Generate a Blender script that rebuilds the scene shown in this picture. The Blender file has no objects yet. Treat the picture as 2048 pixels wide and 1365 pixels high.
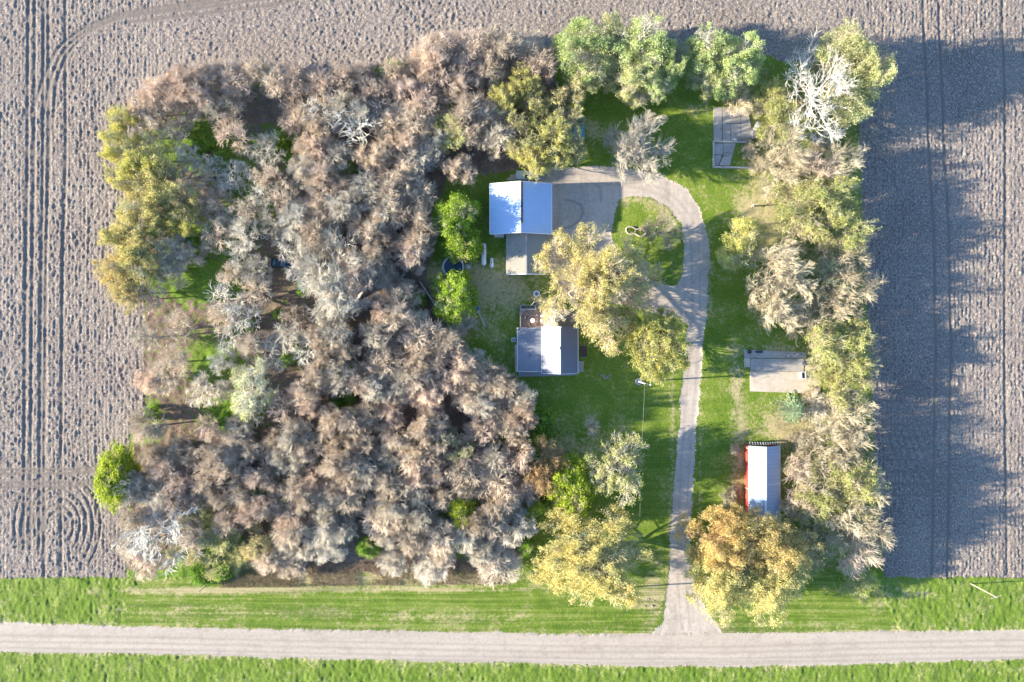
import bpy, bmesh, math, random
import numpy as np
from mathutils import Vector, Matrix
random.seed(7)
RG = np.random.default_rng(11)
scene = bpy.context.scene
# ------------------------------------------------------------------ camera, sky, sun, exposure
CH = 136.53
cam_d = bpy.data.cameras.new('camera'); cam = bpy.data.objects.new('camera', cam_d)
scene.collection.objects.link(cam); scene.camera = cam
cam.location = (0, 0, CH); cam_d.lens = 24; cam_d.sensor_width = 36; cam_d.clip_start = 1; cam_d.clip_end = 3000
SUN_EL, SUN_DIR = math.radians(16.0), math.radians(3.4)
w = bpy.data.worlds.new('World'); scene.world = w; w.use_nodes = True
nt = w.node_tree; bg = nt.nodes['Background']
sky = nt.nodes.new('ShaderNodeTexSky'); sky.sky_type = 'NISHITA'; sky.sun_disc = False
sky.sun_elevation = SUN_EL; sky.sun_rotation = math.radians(266.6)
sky.altitude = 300; sky.air_density = 1.0; sky.dust_density = 0.3; sky.ozone_density = 3.5
nt.links.new(sky.outputs[0], bg.inputs[0]); bg.inputs[1].default_value = 0.125
sd = bpy.data.lights.new('sun', 'SUN'); sd.energy = 5.0; sd.angle = math.radians(0.6); sd.color = (1.0, 0.875, 0.685)
so = bpy.data.objects.new('sun', sd); scene.collection.objects.link(so)
dv = Vector((math.cos(SUN_EL)*math.cos(SUN_DIR), math.cos(SUN_EL)*math.sin(SUN_DIR), -math.sin(SUN_EL)))
so.rotation_euler = dv.to_track_quat('-Z', 'Y').to_euler(); so.location = (-200, -20, 120)
vs = scene.view_settings; vs.view_transform = 'Standard'; vs.look = 'None'; vs.exposure = 1.85; vs.gamma = 1
vs.use_curve_mapping = False
scene.render.resolution_x, scene.render.resolution_y = 1024, 682

# ------------------------------------------------------------------ helpers
COL = scene.collection
def W(px, py, h=0.0):
    k = 0.1*(1-h/CH)
    return ((px-1024)*k, -(py-682.5)*k)
def link(o, parent=None):
    COL.objects.link(o)
    if parent: o.parent = parent
    return o
def tag(o, label=None, cat=None, group=None, kind=None):
    if label: o['label'] = label
    if cat: o['category'] = cat
    if group: o['group'] = group
    if kind: o['kind'] = kind
    return o
def empty(name, loc, rz=0):
    o = bpy.data.objects.new(name, None); link(o); o.location = loc; o.rotation_euler.z = rz; o.empty_display_size = .3
    return o
def np_mesh(name, V, F, mat=None, smooth=False):
    V = np.asarray(V, np.float32); F = np.asarray(F, np.int32); n = F.shape[1]
    me = bpy.data.meshes.new(name)
    me.vertices.add(len(V)); me.vertices.foreach_set('co', V.ravel())
    me.loops.add(F.size); me.loops.foreach_set('vertex_index', F.ravel())
    me.polygons.add(len(F)); me.polygons.foreach_set('loop_start', np.arange(0, F.size, n, dtype=np.int32))
    try: me.polygons.foreach_set('loop_total', np.full(len(F), n, np.int32))
    except Exception: pass
    if smooth: me.polygons.foreach_set('use_smooth', np.ones(len(F), bool))
    me.update(calc_edges=True)
    if mat: me.materials.append(mat)
    return me
class MB:
    def __init__(s): s.bm = bmesh.new()
    def box(s, cx, cy, cz, sx, sy, sz, rz=0, bevel=0, rx=0, ry=0):
        r = bmesh.ops.create_cube(s.bm, size=1)
        M = Matrix.Translation((cx, cy, cz)) @ Matrix.Rotation(rz, 4, 'Z') @ Matrix.Rotation(ry, 4, 'Y') @ Matrix.Rotation(rx, 4, 'X') @ Matrix.Diagonal((sx, sy, sz, 1))
        bmesh.ops.transform(s.bm, matrix=M, verts=r['verts'])
        if bevel:
            es = list({e for v in r['verts'] for e in v.link_edges})
            bmesh.ops.bevel(s.bm, geom=es, offset=bevel, segments=2, affect='EDGES', profile=.5)
        return s
    def cyl(s, p0, p1, r0, r1=None, n=12, caps=True):
        r1 = r0 if r1 is None else r1
        p0, p1 = Vector(p0), Vector(p1); d = p1-p0
        q = d.to_track_quat('Z', 'Y').to_matrix().to_4x4()
        bmesh.ops.create_cone(s.bm, cap_ends=caps, segments=n, radius1=r0, radius2=max(r1, 1e-4), depth=d.length,
                              matrix=Matrix.Translation((p0+p1)/2) @ q)
        return s
    def sph(s, c, r, sc=(1, 1, 1), n=12):
        bmesh.ops.create_uvsphere(s.bm, u_segments=n, v_segments=max(6, n//2), radius=r,
                                  matrix=Matrix.Translation(c) @ Matrix.Diagonal((*sc, 1)))
        return s
    def tube(s, pts, r, n=8, closed=False):
        m = len(pts); rings = []
        for i, p in enumerate(pts):
            a = Vector(pts[(i-1) % m] if (closed or i) else p); b = Vector(pts[(i+1) % m] if (closed or i < m-1) else p)
            d = (b-a).normalized(); u = d.cross(Vector((0, 0, 1)))
            if u.length < 1e-3: u = Vector((1, 0, 0))
            u.normalize(); v = u.cross(d)
            rr = r[i] if isinstance(r, (list, tuple)) else r
            rings.append([s.bm.verts.new(Vector(p)+rr*(math.cos(2*math.pi*k/n)*u+math.sin(2*math.pi*k/n)*v)) for k in range(n)])
        for i in range(m if closed else m-1):
            A, B = rings[i], rings[(i+1) % m]
            for k in range(n): s.bm.faces.new((A[k], A[(k+1) % n], B[(k+1) % n], B[k]))
        return s
    def poly(s, pts, z0, z1):
        a = [s.bm.verts.new((x, y, z0)) for x, y in pts]; b = [s.bm.verts.new((x, y, z1)) for x, y in pts]
        n = len(pts)
        s.bm.faces.new(b); s.bm.faces.new(a[::-1])
        for i in range(n): s.bm.faces.new((a[i], a[(i+1) % n], b[(i+1) % n], b[i]))
        return s
    def slab(s, quad, t):     # thick sheet from 4 or 3 xyz points, thickness downwards
        b = [s.bm.verts.new(p) for p in quad]; a = [s.bm.verts.new((p[0], p[1], p[2]-t)) for p in quad]
        n = len(quad); s.bm.faces.new(b); s.bm.faces.new(a[::-1])
        for i in range(n): s.bm.faces.new((a[i], a[(i+1) % n], b[(i+1) % n], b[i]))
        return s
    def build(s, name, mat, parent=None, smooth=False):
        bmesh.ops.recalc_face_normals(s.bm, faces=s.bm.faces)
        me = bpy.data.meshes.new(name); s.bm.to_mesh(me); s.bm.free(); me.materials.append(mat)
        if smooth:
            for p in me.polygons: p.use_smooth = True
        o = bpy.data.objects.new(name, me); link(o, parent); return o

# ------------------------------------------------------------------ materials
class NT:
    def __init__(s, name, rough=.85, metal=0, spec=.3):
        s.m = bpy.data.materials.new(name); s.m.use_nodes = True; s.t = s.m.node_tree
        s.b = s.t.nodes['Principled BSDF']; s.b.inputs['Roughness'].default_value = rough
        s.b.inputs['Metallic'].default_value = metal; s.b.inputs['Specular IOR Level'].default_value = spec
    def n(s, k, **kw):
        nd = s.t.nodes.new(k)
        for a, v in kw.items(): setattr(nd, a, v)
        return nd
    def L(s, a, b): s.t.links.new(a, b)
    def coord(s, scale=(1, 1, 1), rot=(0, 0, 0), kind='Object'):
        c = s.n('ShaderNodeTexCoord'); m = s.n('ShaderNodeMapping')
        m.inputs['Scale'].default_value = scale; m.inputs['Rotation'].default_value = rot
        s.L(c.outputs[kind], m.inputs[0]); return m.outputs[0]
    def noise(s, scale, detail=3, rough=.6, vec=None, dist=0):
        nd = s.n('ShaderNodeTexNoise'); nd.inputs['Scale'].default_value = scale; nd.inputs['Detail'].default_value = detail
        nd.inputs['Roughness'].default_value = rough; nd.inputs['Distortion'].default_value = dist
        s.L(vec if vec is not None else s.coord(), nd.inputs['Vector']); return nd.outputs[0]
    def ramp(s, fac, stops):
        r = s.n('ShaderNodeValToRGB'); e = r.color_ramp.elements
        while len(e) < len(stops): e.new(.5)
        for i, (p, c) in enumerate(stops):
            e[i].position = p; e[i].color = (c, c, c, 1) if isinstance(c, (int, float)) else (*c, 1)
        s.L(fac, r.inputs[0]); return r.outputs[0]
    def mix(s, fac, a, b, mode='MIX'):
        m = s.n('ShaderNodeMix', data_type='RGBA', blend_type=mode)
        for v, i in ((fac, 0), (a, 6), (b, 7)):
            if hasattr(v, 'links') or hasattr(v, 'is_output'): s.L(v, m.inputs[i])
            elif i == 0: m.inputs[0].default_value = v
            else: m.inputs[i].default_value = (*v, 1) if len(v) == 3 else v
        return m.outputs[2]
    def math(s, op, a, b=None):
        m = s.n('ShaderNodeMath', operation=op)
        for v, i in ((a, 0), (b, 1)):
            if v is None: continue
            if isinstance(v, (int, float)): m.inputs[i].default_value = v
            else: s.L(v, m.inputs[i])
        return m.outputs[0]
    def attr(s, name): return s.n('ShaderNodeAttribute', attribute_name=name).outputs['Fac']
    def col(s, c):
        if isinstance(c, tuple): s.b.inputs['Base Color'].default_value = (*c, 1)
        else: s.L(c, s.b.inputs['Base Color'])
        return s
    def bump(s, h, strength=.5, dist=.05):
        b = s.n('ShaderNodeBump'); b.inputs['Strength'].default_value = strength; b.inputs['Distance'].default_value = dist
        s.L(h, b.inputs['Height']); s.L(b.outputs[0], s.b.inputs['Normal']); return s

def simple(name, c, rough=.8, metal=0, var=.25, scale=3, spec=.3):
    m = NT(name, rough, metal, spec); nz = m.noise(scale, 4)
    k = m.ramp(nz, [(.3, 1-var), (.7, 1+var*.3)])
    m.col(m.mix(1, (*c, 1), k, 'MULTIPLY')); return m.m

def mat_soil():
    m = NT('ploughed_soil', .95, 0, .1)
    big = m.noise(.06, 4); mid = m.noise(1.1, 4); fine = m.noise(4.2, 4, .7, m.coord((1, .55, 1)))
    c = m.mix(m.ramp(big, [(.35, 0), (.65, 1)]), (.22, .182, .158), (.29, .245, .212))
    c = m.mix(m.ramp(mid, [(.4, 0), (.7, .5)]), c, (.15, .12, .12))
    c = m.mix(m.ramp(fine, [(.52, 0), (.6, .8)]), c, (.50, .45, .375))
    c = m.mix(m.ramp(m.noise(3.1, 4, .7, m.coord((1, .7, 1))), [(.36, .8), (.44, 0)]), c, (.075, .062, .066))
    c = m.mix(m.attr('track'), c, (.215, .185, .16))
    m.col(c); m.bump(m.noise(3.5, 5, .75), 1.0, .22); return m.m
def mat_grass(name, a, b, dry, dk, stripes=False):
    m = NT(name, .9, 0, .15)
    v = m.coord((1, 1, 1)); n1 = m.noise(.25, 5, .65, v, .5); n2 = m.noise(1.5, 5, .7, v); n3 = m.noise(5, 3, .7, m.coord((1, .45, 1), (0, 0, .5)))
    c = m.mix(m.ramp(n1, [(.35, 0), (.65, 1)]), a, b)
    c = m.mix(m.ramp(n3, [(.3, .75), (.5, 0)]), c, dk)
    c = m.mix(m.ramp(n3, [(.55, 0), (.75, .35)]), c, tuple(min(1, x*1.6+.02) for x in b))
    f = m.math('ADD', m.math('MULTIPLY', m.attr('dry'), .62), m.math('ADD', m.math('MULTIPLY', m.math('SUBTRACT', n2, .44), 2.2), m.math('MULTIPLY', m.math('SUBTRACT', n1, .5), 1.6)))
    c = m.mix(m.ramp(f, [(.3, 0), (.8, .95)]), c, m.mix(m.ramp(n3, [(.35, 0), (.65, 1)]), dry, tuple(x*1.5 for x in dry)))
    if stripes:
        st = m.noise(1.0, 3, .6, m.coord((.035, 1.1, 1)))
        c = m.mix(m.math('MULTIPLY', m.attr('stripe'), m.ramp(st, [(.42, .75), (.55, 0)])), c, dk)
        c = m.mix(m.math('MULTIPLY', m.attr('stripe'), m.ramp(st, [(.52, 0), (.66, .4)])), c, dry)
    m.col(c); m.bump(m.noise(5, 5, .75, m.coord((1, .5, 1))), .9, .16); return m.m
def mat_floor():
    m = NT('leaf_litter', .95, 0, .1)
    n1 = m.noise(.5, 5, .65); n2 = m.noise(3.5, 5, .75)
    c = m.mix(m.ramp(n1, [(.35, 0), (.65, 1)]), (.16, .12, .09), (.25, .19, .145))
    c = m.mix(m.ramp(n2, [(.55, 0), (.7, .7)]), c, (.50, .40, .31))
    c = m.mix(m.ramp(n2, [(.32, .8), (.45, 0)]), c, (.055, .04, .036))
    f = m.math('ADD', m.attr('green'), m.math('MULTIPLY', m.math('SUBTRACT', m.noise(.8, 4), .5), 1.3))
    c = m.mix(m.ramp(f, [(.42, 0), (.60, .95)]), c, m.mix(m.ramp(n2, [(.4, 0), (.6, 1)]), (.07, .16, .015), (.20, .31, .04)))
    m.col(c); m.bump(m.noise(8, 4, .7), .8, .1); return m.m
def mat_gravel(name, a, b, c3, dirx=False):
    m = NT(name, .9, 0, .2)
    sc = (.06, 1, 1) if dirx else (1, .12, 1)
    n1 = m.noise(.5, 5, .6, m.coord(sc)); n2 = m.noise(6, 4, .7); n0 = m.noise(.3, 4)
    c = m.mix(m.ramp(n1, [(.35, 0), (.65, 1)]), a, b)
    c = m.mix(m.ramp(n2, [(.5, 0), (.75, .5)]), c, c3)
    c = m.mix(m.ramp(n0, [(.5, 0), (.75, .5)]), c, tuple(x*.68 for x in a))
    n4 = m.noise(1.7, 5, .7); c = m.mix(m.ramp(n4, [(.52, 0), (.68, .45)]), c, tuple(x*.62 for x in a)); c = m.mix(m.ramp(n4, [(.34, .4), (.46, 0)]), c, c3)
    c = m.mix(m.attr('track'), c, tuple(x*.55 for x in a))
    m.col(c); m.bump(n2, .3, .05); return m.m
def mat_twig():
    m = NT('twig_bark', .9, 0, .1)
    oi = m.n('ShaderNodeObjectInfo'); n = m.noise(.9, 2)
    c = m.mix(1, oi.outputs['Color'], m.ramp(n, [(.3, .78), (.7, 1.18)]), 'MULTIPLY')
    c = m.mix(1, c, m.ramp(oi.outputs['Random'], [(0, .82), (1, 1.15)]), 'MULTIPLY')
    m.col(c); return m.m
def mat_leaf():
    m = NT('young_leaf', .75, 0, .15); m.t.nodes.remove(m.b)
    oi = m.n('ShaderNodeObjectInfo'); g = m.n('ShaderNodeNewGeometry')
    c = m.mix(1, oi.outputs['Color'], m.ramp(g.outputs['Random Per Island'], [(0, .55), (.6, 1), (1, 1.35)]), 'MULTIPLY')
    n = m.noise(.5, 2); c = m.mix(1, c, m.ramp(n, [(.3, (.78, .86, .8)), (.7, (1.2, 1.1, 1.0))]), 'MULTIPLY')
    d = m.n('ShaderNodeBsdfDiffuse'); t = m.n('ShaderNodeBsdfTranslucent'); x = m.n('ShaderNodeMixShader'); x.inputs[0].default_value = .4
    m.L(c, d.inputs[0]); m.L(c, t.inputs[0]); m.L(d.outputs[0], x.inputs[1]); m.L(t.outputs[0], x.inputs[2])
    m.L(x.outputs[0], m.t.nodes['Material Output'].inputs[0]); return m.m
def mat_bark():
    m = NT('trunk_bark', .9, 0, .1); oi = m.n('ShaderNodeObjectInfo')
    n = m.noise(2.5, 4, .7, m.coord((3, 3, .6)))
    m.col(m.mix(1, oi.outputs['Color'], m.ramp(n, [(.3, .6), (.7, 1.15)]), 'MULTIPLY')); m.bump(n, .5, .05); return m.m
def mat_metal(name, c, rough=.38, metal=.55, rib=.3, axis='Y', rust=None, rustamt=.0, blotch=.12):
    m = NT(name, rough, metal, .5)
    wv = m.n('ShaderNodeTexWave', wave_type='BANDS', bands_direction=axis, wave_profile='SIN'); wv.inputs['Scale'].default_value = 1/(rib*3.2)
    m.L(m.coord(), wv.inputs[0])
    n = m.noise(.35, 5, .6); n2 = m.noise(2.2, 5, .7, m.coord((1, .25, 1) if axis == 'X' else (.25, 1, 1)))
    col = m.mix(1, (*c, 1), m.ramp(n, [(.3, 1-blotch), (.7, 1.0)]), 'MULTIPLY')
    col = m.mix(m.ramp(n2, [(.5, 0), (.75, .3)]), col, tuple(x*.72 for x in c))
    col = m.mix(m.ramp(wv.outputs[1], [(.0, .22), (.18, 0)]), col, tuple(x*.5 for x in c))
    if rust: col = m.mix(m.ramp(m.noise(.5, 5, .7), [(.62-rustamt, 0), (.7-rustamt*.7, .85)]), col, rust)
    m.col(col); m.bump(wv.outputs[1], .25, .03); return m.m
def mat_concrete(name='old_concrete', a=(.33, .31, .29), b=(.44, .41, .37), dk=(.16, .14, .125)):
    m = NT(name, .9, 0, .2); n1 = m.noise(.45, 6, .65); n2 = m.noise(1.6, 6, .7); n3 = m.noise(9, 3)
    c = m.mix(m.ramp(n1, [(.35, 0), (.65, 1)]), a, b)
    c = m.mix(m.ramp(n2, [(.56, 0), (.7, .7)]), c, dk)
    c = m.mix(m.ramp(n3, [(.3, .3), (.5, 0)]), c, dk)
    m.col(c); m.bump(n2, .4, .05); return m.m
def mat_wood(name, a, b, axis='X', pitch=.14):
    m = NT(name, .85, 0, .2)
    wv = m.n('ShaderNodeTexWave', wave_type='BANDS', bands_direction=axis, wave_profile='SAW'); wv.inputs['Scale'].default_value = 1/(pitch*3.2)
    m.L(m.coord(), wv.inputs[0]); n = m.noise(3, 5, .7, m.coord((.4, 3, 1) if axis == 'Y' else (3, .4, 1)))
    c = m.mix(m.ramp(n, [(.35, 0), (.65, 1)]), a, b); c = m.mix(m.ramp(wv.outputs[1], [(.0, .8), (.12, 0)]), c, tuple(x*.25 for x in a))
    m.col(c); return m.m
TW, LF, BK = mat_twig(), mat_leaf(), mat_bark()
M_conc = mat_concrete(); M_sandc = mat_concrete('sandy_concrete', (.46, .39, .31), (.60, .52, .42), (.32, .27, .2))
M_white = simple('white_paint', (.78, .79, .8), .45, 0, .12); M_grey = simple('grey_paint', (.35, .36, .37), .6)
M_dark = simple('dark_rubber', (.03, .03, .035), .7); M_glass = NT('dark_glass', .08, 0, .6).col((.03, .05, .07)).m
M_wood = mat_wood('weathered_wood', (.20, .15, .12), (.34, .27, .22)); M_woodg = mat_wood('grey_plank', (.26, .25, .24), (.38, .36, .34), 'Y', .2)

# ------------------------------------------------------------------ ground sheets
_tabs = {}
def vn(x, y, sc, seed=0):
    if seed not in _tabs: _tabs[seed] = np.random.default_rng(1000+seed).random((256, 256)).astype(np.float32)
    T = _tabs[seed]; u, v = x/sc, y/sc; iu, iv = np.floor(u).astype(int), np.floor(v).astype(int)
    fu, fv = u-iu, v-iv; fu = fu*fu*(3-2*fu); fv = fv*fv*(3-2*fv)
    a, b, c, d = T[iu & 255, iv & 255], T[(iu+1) & 255, iv & 255], T[iu & 255, (iv+1) & 255], T[(iu+1) & 255, (iv+1) & 255]
    return (a*(1-fu)+b*fu)*(1-fv)+(c*(1-fu)+d*fu)*fv
def fbm(x, y, sc, seed=0, o=3): return sum(vn(x, y, sc/2**i, seed+i)*.5**i for i in range(o))/sum(.5**i for i in range(o))
def inpoly(x, y, poly):
    r = np.zeros(x.shape, bool); n = len(poly)
    for i in range(n):
        (x0, y0), (x1, y1) = poly[i], poly[(i+1) % n]
        if y0 == y1: continue
        c = ((y0 > y) != (y1 > y)) & (x < (x1-x0)*(y-y0)/(y1-y0)+x0)
        r ^= c
    return r
STEP = .2
gx = np.arange(-116, 116+1e-6, STEP); gy = np.arange(-80, 80+1e-6, STEP)
NX, NY = len(gx), len(gy)
X, Y = np.meshgrid(gx, gy, indexing='ij')
PX, PY = X*10+1024, 682.5-Y*10       # plan position expressed in photo pixels
wx = (fbm(PX, PY, 40, 1)-.5)*22 + (vn(PX, PY, 6, 5)-.5)*7; wy = (fbm(PX, PY, 40, 9)-.5)*22 + (vn(PX, PY, 6, 15)-.5)*7
QX, QY = PX+wx, PY+wy
QX2, QY2 = PX+wx*.3+(vn(PX, PY, 5, 16)-.5)*2.5+(RG.random(PX.shape)-.5)*2.5, PY+wy*.3+(vn(PX, PY, 5, 17)-.5)*2.5+(RG.random(PX.shape)-.5)*2.5
rt = np.interp(QX2, [-200, 0, 250, 700, 1100, 1450, 1800, 2250], [1243, 1245, 1255, 1262, 1270, 1268, 1263, 1262])
rb = np.interp(QX2, [-200, 0, 250, 600, 900, 1200, 1450, 1700, 1900, 2250], [1303, 1305, 1308, 1318, 1325, 1332, 1335, 1330, 1322, 1320])
road = (QY2 > rt) & (QY2 < rb)
DRV = [(1290, 1290), (1300, 1270), (1322, 1248), (1331, 1210), (1337, 1150), (1342, 1050), (1350, 930), (1357, 850), (1362, 780), (1368, 700), (1372, 650),
       (1345, 640), (1300, 625), (1250, 610), (1150, 600), (1098, 560), (1092, 470), (1092, 370), (1060, 368), (1010, 362), (1030, 348), (1100, 338), (1200, 334), (1280, 342),
       (1330, 355), (1375, 382), (1400, 420), (1412, 460), (1418, 500), (1414, 600), (1405, 700), (1398, 780), (1392, 860), (1387, 950), (1380, 1050), (1383, 1150),
       (1398, 1200), (1420, 1235), (1445, 1270), (1455, 1290)]
ISL = [(1237, 400), (1262, 392), (1300, 395), (1335, 415), (1360, 450), (1368, 500), (1367, 545), (1355, 570), (1335, 573), (1310, 565), (1270, 540), (1235, 510), (1220, 470), (1226, 430)]
WOOD = [(286, 200), (330, 178), (420, 165), (520, 160), (650, 150), (720, 138), (830, 128), (930, 110), (1000, 105), (1090, 115), (1112, 150), (1150, 260), (1120, 330), (1000, 345), (890, 360),
        (880, 420), (865, 500), (850, 560), (905, 690), (960, 730), (1010, 740), (1050, 800), (1060, 880), (1055, 980), (1060, 1060), (1045, 1110), (1000, 1150), (450, 1150), (250, 1158), (262, 1000), (268, 880), (287, 830), (287, 500)]
EBELT = [(1440, 190), (1500, 130), (1600, 120), (1716, 190), (1716, 250), (1730, 600), (1745, 800), (1765, 1140), (1650, 1150), (1560, 1040), (1560, 870), (1540, 850), (1560, 800), (1640, 790), (1640, 700), (1560, 640), (1620, 560), (1540, 330)]
fieldL = (QX2 < np.interp(PY, [0, 200, 830, 870, 1160], [287, 287, 287, 258, 250])) & (QY2 < 1157)
fieldT = QY < np.interp(QX, [0, 286, 420, 650, 720, 830, 1000, 1110, 1530, 1620, 1720, 1760], [205, 200, 165, 150, 138, 128, 105, 100, 112, 130, 215, 250])
fieldR = (QX2 > np.interp(PY, [0, 250, 700, 1160], [1716, 1716, 1737, 1765])) & (QY2 < 1156)
field = fieldL | (fieldT & (PX > 250)) | fieldR
wood = inpoly(QX, QY, WOOD)
drive = inpoly(QX2, QY2, DRV) & ~inpoly(QX2, QY2, ISL)
tall = ((QX < 251+np.clip(1185-PY, 0, 20)*.8) | (PX > 1770+(PY-1200)*.5)) | (QY2 > rb-1)
lab = np.full(X.shape, 1)                 # 1 lawn
lab[(QY > 1152) & tall] = 2
lab[QY2 > rb-.5] = 2
lab[wood] = 3
lab[field] = 0
lab[drive] = 4
lab[road] = 5
# tyre tracks
track = np.zeros(X.shape, np.float32); tread = np.zeros(X.shape, np.float32)
def tr(pts, wpx=5, depth=1):
    P = []
    for i in range(len(pts)-1):
        a, b = np.array(pts[i], float), np.array(pts[i+1], float); n = max(1, int(np.hypot(*(b-a))/14))
        for k in range(n): P.append(a+(b-a)*k/n)
    P.append(np.array(pts[-1], float)); P = np.array(P)
    if len(P) > 6:
        for _ in range(3): P[1:-1] = (P[:-2]+2*P[1:-1]+P[2:])/4
    s = 0
    for i in range(len(P)-1):
        a, b = P[i], P[i+1]; d = b-a; L = np.hypot(*d)
        if L == 0: continue
        x0, x1 = sorted((a[0], b[0])); y0, y1 = sorted((a[1], b[1])); mg = wpx+4
        i0, i1 = int(((x0-mg-1024)/10+116)/STEP), int(((x1+mg-1024)/10+116)/STEP)+2
        j0, j1 = int(((682.5-y1-mg)/10+80)/STEP), int(((682.5-y0+mg)/10+80)/STEP)+2
        i0, i1, j0, j1 = max(i0, 0), min(i1, NX), max(j0, 0), min(j1, NY)
        if i0 >= i1 or j0 >= j1: continue
        qx, qy = PX[i0:i1, j0:j1]-a[0], PY[i0:i1, j0:j1]-a[1]
        t = (qx*d[0]+qy*d[1])/L; c = (qx*d[1]-qy*d[0])/L
        inside = (t > -1) & (t < L+1)
        m = np.where(inside, np.clip(1.3-np.abs(c)/wpx*1.3, 0, 1)**.5*depth, 0)
        sub = track[i0:i1, j0:j1]; tsub = tread[i0:i1, j0:j1]
        tsub[m > sub] = (np.sin((s+t+np.abs(c)*.8)*2*np.pi/5.0))[m > sub]
        np.maximum(sub, m, out=sub); s += L
for x in (57, 70, 88, 96, 130): tr([(x, -60), (x+2, 300), (x-4, 500), (x-6, 700), (x-8, 900), (x-8, 1152)] if x > 90 else [(x, -60), (x-2, 300), (x-6, 600), (x-10, 1100)], 4.2)
for k in (0, 13, 27): tr([(105-k*1.6, 260-k), (112-k, 160), (135-k*.7, 105-k*.5), (180, 60-k*.4), (250, 32-k*.3), (400, 16-k*.5), (600, -12-k)], 4)
tr([(230, 30), (330, 22), (420, 2), (470, -20)], 4); tr([(250, 45), (400, 28), (560, 8), (700, -30)], 4)
for y in (938, 946, 964, 972): tr([(-60, y+4), (60, y), (140, y+2), (225, y-8)], 3.5)
for r in (22, 34, 48, 62, 76, 88):
    tr([(115+r*math.cos(a)*1.0, 1050+r*1.25*math.sin(a)) for a in np.linspace(math.pi*.9, math.pi*2.25, 16)], 3, .9)
for r in (40, 55): tr([(30+r*math.cos(a), 1040+r*math.sin(a)) for a in np.linspace(-1.6, 1.6, 12)], 3, .9)
for x in (0, 31): tr([(1845+x, -60), (1850+x, 100), (1857+x, 260), (1868+x, 480), (1872+x, 700), (1868+x, 900), (1864+x, 1152)], 4)
tr([(2004, -60), (2012, 300), (2010, 700), (2015, 1150)], 3.5)
for r in (14, 22, 30, 40): tr([(1822+r*math.cos(a), 800+r*math.sin(a)) for a in np.linspace(math.pi*.95, math.pi*2.05, 12)], 2.4, .9)
for k in range(9): tr([(1760, 800+k*24), (1830, 806+k*23), (1870, 800+k*24)], 2.2, .7)
for k in range(7): tr([(1775+k*13, 860), (1790+k*15, 920), (1830+k*17, 990)], 2.2, .7)
rtrack = track.copy()
for k, y in enumerate((1296, 1302)): tr([(60, y+2), (400, y+6), (800, y+16), (1250, y+24), (1700, y+18)], 2, .35)
for y in (1272, 1284, 1296, 1307): tr([(-100, y-2), (300, y+3), (700, y+12), (1100, y+20), (1450, y+22), (1800, y+12), (2200, y+6)], 3.2, .3)
for k in (-8, 8): tr([(1372+k, 1260), (1362+k, 1150), (1368+k, 950), (1382+k, 780), (1392+k, 640), (1392+k, 540), (1390+k, 480), (1372+k*.9, 425), (1340+k*.6, 392-k*.5), (1290, 370-k), (1200, 358-k), (1120, 356-k)], 3.4, .25)
tr([(1385, 600), (1330, 600), (1280, 585), (1200, 540), (1150, 480)], 3.5, .35)
tr([(1130, 400), (1155, 392), (1172, 410), (1168, 440), (1140, 458), (1110, 460)], 3, .6); tr([(1175, 360), (1200, 375), (1202, 405)], 3, .4)
# heights
H = np.zeros(X.shape)
inF = lab == 0
ang = np.where(PX < 330, 1.0, np.where(PX > 1690, 1.0, 0.0))
ani = ang > .5
hc = np.where(ani, fbm(X, Y*.5, .62, 21, 2), fbm(X, Y, .6, 31, 2))
hc2 = np.where(ani, vn(X*1.3, Y*.7, .38, 41), vn(X, Y, .4, 43))
row = (np.sin(X*2*np.pi/.76*1.0+vn(X, Y, 6, 3)*2)*.5)*np.where(ani, .055, .0)
hf = ((hc-.5)*.15+(hc2-.5)*.17+(vn(X, Y, .29, 47)-.5)*.10)*(.55+.9*fbm(X, Y, 9, 61)) + row*(.4+1.2*fbm(X, Y*.2, 5, 63))
hf = hf*(1-.85*rtrack) - .15*rtrack + .04*tread*rtrack
H = np.where(inF, hf, H)
H += np.where(lab == 1, (fbm(X, Y, .9, 71)-.5)*.08+(fbm(X, Y, 14, 75)-.5)*.25, 0)
H += np.where(lab == 2, (fbm(X*.9, Y*.6, .5, 77, 2)-.3)*.24+(fbm(X, Y, 3, 79)-.5)*.35, 0)
H += np.where(lab == 3, (fbm(X, Y, 1.2, 81)-.5)*.35, 0)
H += np.where(lab == 4, (fbm(X, Y, 1.5, 85)-.5)*.07-.04, 0)
H += np.where(lab == 5, .06+(vn(X*.05, Y, .9, 87)-.5)*.03, 0)
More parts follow.
